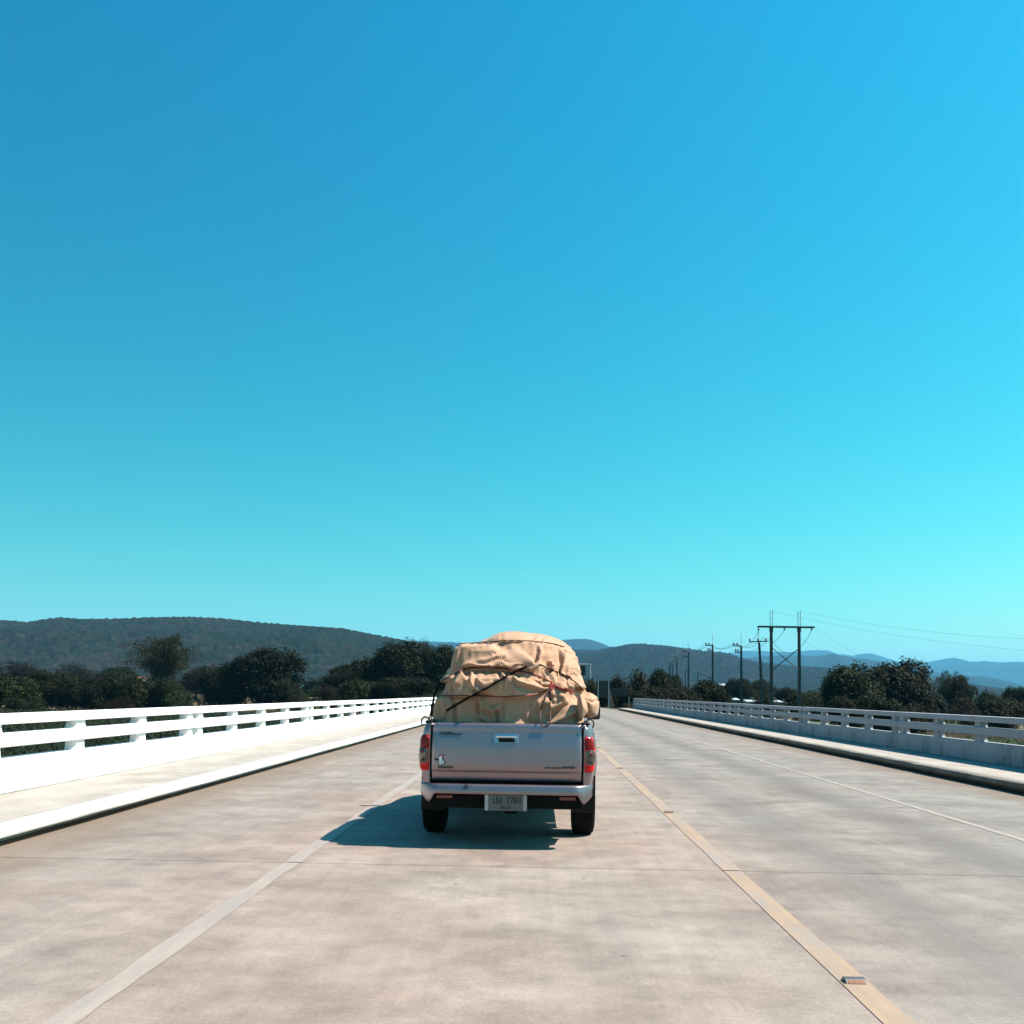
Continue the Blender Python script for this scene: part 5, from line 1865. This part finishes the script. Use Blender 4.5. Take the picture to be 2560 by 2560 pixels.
def bamboo(r, H, R):
    V, mb = [], MB()
    for k in range(110):
        a = r.uniform(0, 2 * math.pi)
        reach = R * r.uniform(0.15, 1.0)
        h = H * r.uniform(0.62, 1.0) * (1 - 0.18 * reach / R)
        base = np.array([math.cos(a), math.sin(a), 0]) * r.uniform(0, 0.9)
        t = np.linspace(0, 1, 9)
        path = np.stack([base[0] + math.cos(a) * reach * t ** 2.3, base[1] + math.sin(a) * reach * t ** 2.3, h * np.sin(np.minimum(t * 1.22, 1.32) * math.pi / 2 * 0.93)], -1)
        if k < 26:
            mb.tube([tuple(p) for p in path], [0.06 * (1 - 0.8 * x) for x in t], 4, False)
        n = 170
        tt = r.uniform(0.22, 1.0, n) ** 0.8
        C = np.stack([np.interp(tt, t, path[:, j]) for j in range(3)], -1) + np.clip(r.normal(0, 1, (n, 3)), -1.7, 1.7) * (0.26 + 0.34 * (1 - tt))[:, None]
        nn = np.tile(np.array([0, 0, 0.6]), (n, 1)) + r.normal(0, 0.5, (n, 3))
        V.append(leaves(C, nn, 0.30, r, 1.2, 0.34))
    o = mb.build("stem", MAT['culm'], None, True)
    me = o.data
    bpy.data.objects.remove(o)
    return np.concatenate(V), me

PROTO = {}
def proto(kind, k):
    key = (kind, k)
    if key in PROTO:
        return PROTO[key]
    r = np.random.default_rng(abs(hash(kind)) % 1000 + 17 * k if False else (sum(map(ord, kind)) * 7 + 17 * k))
    if kind == 'broad':
        H, R = 10.0, 5.0
        V, lb = lobed_crown(r, H, R, 1.2, 15, 390, 8, 0.33)
        m, tm = 'leaf_dark', trunk_mesh("trunk", r, H, lb, 0.28, MAT['bark'])
    elif kind == 'teak':
        H, R = 10.0, 5.0
        V, lb = lobed_crown(r, H, R, 0.8, 17, 360, 8, 0.40, 0.6, 0.62, 0.1)
        m, tm = 'leaf_teak', trunk_mesh("trunk", r, H, lb, 0.26, MAT['bark'])
    elif kind == 'bush':
        H, R = 5.0, 3.6
        V, lb = lobed_crown(r, H, R, 0.1, 12, 360, 8, 0.25)
        m, tm = 'leaf_dark', trunk_mesh("trunk", r, H, lb, 0.13, MAT['bark'])
    elif kind == 'green':
        H, R = 5.0, 3.6
        V, lb = lobed_crown(r, H, R, 0.1, 12, 340, 8, 0.27)
        m, tm = 'leaf_bright', trunk_mesh("trunk", r, H, lb, 0.13, MAT['bark'])
    elif kind == 'dry':
        H, R = 6.0, 3.6
        V, lb = lobed_crown(r, H, R, 0.5, 13, 240, 7, 0.25, 1.0, 0.45)
        m, tm = 'leaf_dry', trunk_mesh("trunk", r, H, lb, 0.13, MAT['bark'])
    elif kind == 'bigleaf':
        H, R = 6.0, 3.4
        V, lb = lobed_crown(r, H, R, 0.3, 12, 150, 6, 0.55, 1.0, 0.42, 1.2)
        m, tm = 'leaf_bamboo', trunk_mesh("trunk", r, H, lb, 0.13, MAT['bark'])
    elif kind == 'bamboo':
        H, R = 13.0, 6.0
        V, tm = bamboo(r, H, R)
        m = 'leaf_bamboo'
    me = quads_mesh("crown", V, MAT[m])
    zmax = np.percentile(V[:, 2], 99.7)
    wid = np.percentile(np.abs(V[:, 0]), 99.0)
    PROTO[key] = (me, tm, float(zmax), float(wid))
    return PROTO[key]

def plant(px, py_top, depth, w_px, kind, k, label, cat="tree", group=None, sink=0.0, name=None):
    top = at_y(px, py_top, depth)
    gz = float(ground_z(top.x, depth)) - sink
    me, tm, zm, wd = proto(kind, k)
    sz = (top.z - gz) / zm
    sx = (w_px * depth / FPX / 2) / wd
    nm = name or {'broad': 'broadleaf_tree', 'teak': 'teak_tree', 'bush': 'bush', 'green': 'bush', 'dry': 'dry_shrub', 'bigleaf': 'large_leaved_shrub', 'bamboo': 'bamboo_clump'}[kind]
    root = empty(nm, (top.x, depth, gz), label, cat, group)
    root.scale = (sx, (sx + sz) / 2, sz)
    root.rotation_euler = (0, 0, 0)
    obj_from("crown", me, root)
    obj_from("trunk" if kind != 'bamboo' else "stem", tm, root)
    return root

LB, RB = "trees beyond the left parapet", "trees beyond the right parapet"
L = [
    # left of the truck
    (415, 1590, 215, 178, 'bamboo', 0, "tall feathery bamboo clump standing above the left parapet", "bamboo"),
    (655, 1624, 190, 200, 'teak', 0, "big round dark tree with large leaves, alone in mid left", "tree"),
    (560, 1668, 196, 110, 'teak', 1, "lower dark tree joined to the left flank of the big round tree", "tree"),
    (500, 1662, 240, 90, 'dry', 0, "dull brown shrub between the bamboo and the big round tree", "shrub"),
    (722, 1700, 180, 70, 'bush', 1, "small bush tucked at the right foot of the big round tree", "bush"),
    (825, 1712, 165, 75, 'dry', 1, "reddish brown shrub at the left foot of the tree mass beside the truck", "shrub"),
    (760, 1735, 190, 60, 'green', 0, "small bright green bush in the gap under the teal roof", "bush"),
    (872, 1662, 200, 120, 'broad', 0, "rounded tree at the left end of the tree mass beside the truck", "tree"),
    (950, 1640, 190, 130, 'teak', 2, "spiky brownish tree second from the left in the mass beside the truck", "tree"),
    (1015, 1606, 185, 140, 'teak', 1, "tallest dark tree of the mass left of the load", "tree"),
    (1066, 1600, 195, 70, 'dry', 2, "brown-topped thin tree poking up left of the load", "tree"),
    (1105, 1616, 185, 130, 'teak', 0, "dark tree half hidden by the load's left edge", "tree"),
    (1190, 1640, 190, 130, 'broad', 1, "tree hidden mostly behind the truck load", "tree"),
    (910, 1700, 160, 110, 'bush', 0, "dark bush filling the foot of the tree mass beside the truck", "bush"),
    (1010, 1694, 160, 140, 'bush', 2, "dark bush under the tallest tree left of the load", "bush"),
    (35, 1688, 150, 130, 'bush', 0, "dark rounded bush at the far left edge behind the parapet", "bush"),
    (120, 1680, 165, 130, 'broad', 2, "low spreading tree second from the left edge", "tree"),
    (195, 1692, 160, 110, 'bush', 1, "dark bush third from the left edge above the parapet", "bush"),
    (268, 1690, 160, 100, 'bush', 2, "dark bush left of the bamboo, fourth from the left edge", "bush"),
    (352, 1697, 150, 92, 'bush', 0, "rounded dark bush in front of the bamboo's left half", "bush"),
    (440, 1697, 150, 90, 'green', 1, "mid green bush in front of the bamboo's right half", "bush"),
    (445, 1728, 140, 70, 'green', 0, "bright low bush right above the parapet in front of the bamboo", "bush"),
    (75, 1742, 135, 95, 'green', 2, "low leafy bush near the ground at far left", "bush"),
    (290, 1745, 140, 80, 'dry', 0, "low brown scrub right above the left parapet", "shrub"),
    (60, 1655, 330, 170, 'dry', 1, "wide brownish tree behind the bushes at far left", "tree"),
    (190, 1660, 340, 150, 'dry', 2, "brown thin-leaved tree behind the bushes left of the bamboo", "tree"),
    (290, 1668, 330, 130, 'broad', 1, "olive tree on rising ground left of the bamboo", "tree"),
    (800, 1700, 330, 90, 'broad', 2, "distant green tree right of the teal roof", "tree"),
    # right of the truck
    (1600, 1674, 135, 64, 'bigleaf', 0, "leaning large-leaved tree behind the bridge end", "tree"),
    (1550, 1690, 128, 60, 'bigleaf', 1, "large-leaved shrub behind the black board", "shrub"),
    (1480, 1700, 150, 70, 'bush', 1, "bush behind the gantry mast beside the load", "bush"),
    (1512, 1725, 124, 70, 'bigleaf', 2, "leafy weeds standing behind the green sign back", "shrub"),
    (1590, 1722, 122, 90, 'green', 1, "thick green bush behind the end of the shaded parapet", "bush"),
    (1655, 1676, 150, 70, 'bush', 0, "pointed bush right of the leaning large-leaved tree", "bush"),
    (1690, 1690, 155, 60, 'broad', 0, "slender olive tree under the far pole cluster", "tree"),
    (1660, 1718, 135, 110, 'bush', 2, "broad dark bush low behind the shaded parapet", "bush"),
    (1712, 1722, 140, 60, 'dry', 0, "dull brown bush below the mid-distance pole", "bush"),
    (1775, 1703, 150, 100, 'bush', 0, "round dark bush under the tall pole", "bush"),
    (1800, 1722, 140, 60, 'bush', 1, "small dark bush right of the round one", "bush"),
    (1742, 1735, 135, 70, 'green', 2, "low green bush left of the round dark bush", "bush"),
    (1845, 1697, 240, 86, 'broad', 1, "grey-green tree behind the low pale-roofed shed", "tree"),
    (1905, 1700, 250, 80, 'broad', 0, "grey-green tree behind the leaning pole", "tree"),
    (1915, 1730, 170, 62, 'dry', 1, "reddish brown bush between the leaning pole and the H-frame", "bush"),
    (1972, 1720, 230, 70, 'broad', 2, "small tree between the two H-frame poles", "tree"),
    (2005, 1732, 170, 66, 'bush', 2, "dark bush at the foot of the right H-frame pole", "bush"),
    (2045, 1730, 200, 70, 'green', 0, "bright green bush left of the big dark tree", "bush"),
    (2140, 1664, 150, 150, 'teak', 1, "big dark brown-leaved tree on the right, left half", "tree"),
    (2245, 1654, 152, 150, 'teak', 2, "taller right half of the big dark brown-leaved tree pair", "tree"),
    (2215, 1738, 120, 120, 'green', 1, "bright green low bush in front of the big dark tree pair", "bush"),
    (2110, 1742, 130, 90, 'bush', 1, "very dark bush at the left foot of the big tree pair", "bush"),
    (2375, 1680, 190, 86, 'bamboo', 1, "feathery bamboo clump right of the big dark tree pair", "bamboo"),
    (2405, 1690, 180, 60, 'broad', 0, "dark tree joined to the right side of the right bamboo", "tree"),
    (2330, 1735, 150, 90, 'bush', 0, "bush between the big tree pair and the right bamboo", "bush"),
    (2420, 1742, 140, 90, 'dry', 2, "dull olive scrub below the right bamboo", "shrub"),
    (2480, 1728, 165, 80, 'green', 2, "rounded green tree right of the right bamboo", "tree"),
    (2540, 1718, 170, 70, 'broad', 1, "dark tree at the right edge of the picture", "tree"),
    (2500, 1750, 125, 100, 'bush', 2, "dark bush low above the right end of the parapet", "bush"),
    (2590, 1738, 130, 80, 'bush', 1, "bush cut by the right edge of the picture", "bush"),
    (2290, 1758, 115, 100, 'dry', 0, "brown undergrowth right above the parapet below the big tree pair", "shrub"),
]
for px, pt, dep, w, kind, k, lab, cat in L:
    plant(px, pt, dep, w, kind, k, lab, cat, LB if px < 1250 else RB)

# ---- far woodland belts that read as one mass
def belt_wood(name, n, xr, yr, seed, mat, label, hmin, hmax, avoid_road=True):
    r = np.random.default_rng(seed)
    V = []
    xs_ = r.uniform(*xr, n)
    ys_ = r.uniform(*yr, n)
    for x, y in zip(xs_, ys_):
        if abs(x - float(road_cx(y))) < 14:
            continue
        h, w = r.uniform(hmin, hmax), r.uniform(2.2, 5.0)
        m = 70
        d = r.normal(0, 1, (m, 3))
        d /= np.linalg.norm(d, axis=1)[:, None]
        c = np.array([x, y, PLAIN + h * 0.5])
        C = c + d * np.array([w, w, h * 0.5]) * r.uniform(0.6, 1.0, m)[:, None]
        V.append(leaves(C, d + np.array([0, 0, 0.5]), 1.25, r, 0.2, 0.7))
    o = obj_from(name, quads_mesh(name, np.concatenate(V), MAT[mat]))
    return stuff(o, label, "woodland")
belt_wood("far_woodland", 900, (-420, -60), (360, 900), 5, 'leaf_dry', "brownish woodland at the foot of the left hill", 4, 10)
belt_wood("far_woodland", 420, (-190, -4), (215, 320), 11, 'leaf_dark', "dark undergrowth filling the gaps between the left trees", 3, 6.5)
belt_wood("far_woodland", 420, (22, 210), (215, 320), 12, 'leaf_dark', "dark undergrowth filling the gaps between the right trees", 2.5, 5.0)
belt_wood("far_woodland", 700, (-420, -10), (300, 700), 6, 'leaf_dark', "dark green woodland beyond the left trees", 3, 8)
belt_wood("far_woodland", 800, (14, 620), (300, 900), 7, 'leaf_dark', "dark green woodland far beyond the right parapet", 3, 8)
belt_wood("far_woodland", 500, (60, 900), (500, 1300), 8, 'leaf_dry', "olive brown woodland below the right hills", 4, 10)

# ---- leafy crop in the fields either side, grass and weeds
def crop(name, xr, yr, row, gap, h, seed, mat, label, cat, thresh=0.0, size=0.55, aspect=0.16, per=6):
    r = np.random.default_rng(seed)
    xs_ = np.arange(xr[0], xr[1], row)
    ys_ = np.arange(yr[0], yr[1], gap)
    X_, Y_ = np.meshgrid(xs_, ys_)
    X_, Y_ = X_.ravel() + r.normal(0, 0.09, X_.size), Y_.ravel() + r.normal(0, 0.12, X_.size)
    keep = fbm(X_ / 9.0, Y_ / 9.0, seed, 3) > thresh
    keep &= np.abs(X_ - road_cx(Y_)) > 9.5
    X_, Y_ = X_[keep], Y_[keep]
    Zg = ground_z(X_, Y_)
    hh = h * r.uniform(0.7, 1.15, len(X_))
    C = np.repeat(np.stack([X_, Y_, Zg], -1), per, 0)
    t = np.tile(np.linspace(0.15, 1.0, per), len(X_)) * np.repeat(hh, per)
    n = len(C)
    a = r.uniform(0, 2 * math.pi, n)
    o = np.stack([np.cos(a), np.sin(a), np.zeros(n)], -1)
    s = size * r.uniform(0.7, 1.3, n)[:, None]
    root = C + np.stack([np.zeros(n), np.zeros(n), t], -1)
    mid_ = root + o * s * 0.5 + np.array([0, 0, 1]) * s * 0.28
    tip = root + o * s * 1.0 - np.array([0, 0, 1]) * s * 0.10
    side_ = np.stack([-np.sin(a), np.cos(a), np.zeros(n)], -1) * s * aspect * 0.5
    V = np.stack([root - side_ * 0.3, mid_ - side_, tip, mid_ + side_], 1).reshape(-1, 3)
    ob = obj_from(name, quads_mesh(name, V, MAT[mat]))
    return stuff(ob, label, cat)
crop("crop_field", (-78, -10.5), (10, 128), 0.95, 0.42, 1.5, 21, 'leaf_crop', "leafy dark green crop field seen through the left parapet", "crop", 0.30, 0.75, 0.22)
crop("crop_field", (12, 75), (14, 96), 0.95, 0.55, 1.0, 22, 'leaf_crop', "patchy green crop field seen through the right parapet", "crop", 0.52, 0.7, 0.22)
crop("dry_grass", (-30, 34), (100, 150), 0.40, 0.40, 0.55, 23, 'dry_grass', "dry yellow-brown grass on the verge past the bridge end", "grass", 0.42, 0.42, 0.10, 5)
crop("dry_grass", (10, 70), (60, 135), 0.9, 0.6, 0.7, 24, 'dry_grass', "dry grass and weeds in the field below the right parapet", "grass", 0.48, 0.5, 0.12, 5)
crop("weeds", (-90, -12), (118, 175), 0.9, 0.7, 0.9, 25, 'leaf_crop', "rough weeds at the edge of the left field in front of the trees", "weeds", 0.42, 0.6, 0.25, 5)

# ================================================================== HAZE
hz_mat = bpy.data.materials.new("haze_air")
hz_mat.use_nodes = True
nt = hz_mat.node_tree
nt.nodes.remove(nt.nodes['Principled BSDF'])
pv = nt.nodes.new('ShaderNodeVolumePrincipled')
pv.inputs['Color'].default_value = (0.18, 0.62, 0.95, 1)
pv.inputs['Density'].default_value = 5.8e-5
pv.inputs['Anisotropy'].default_value = 0.0
nt.links.new(pv.outputs['Volume'], nt.nodes['Material Output'].inputs['Volume'])
hz = MB().box(-27000, 27000, -7000, 31000, PLAIN - 8, 900).build("haze", hz_mat)
stuff(hz, "thin blue haze lying over the plain and the hills", "haze")
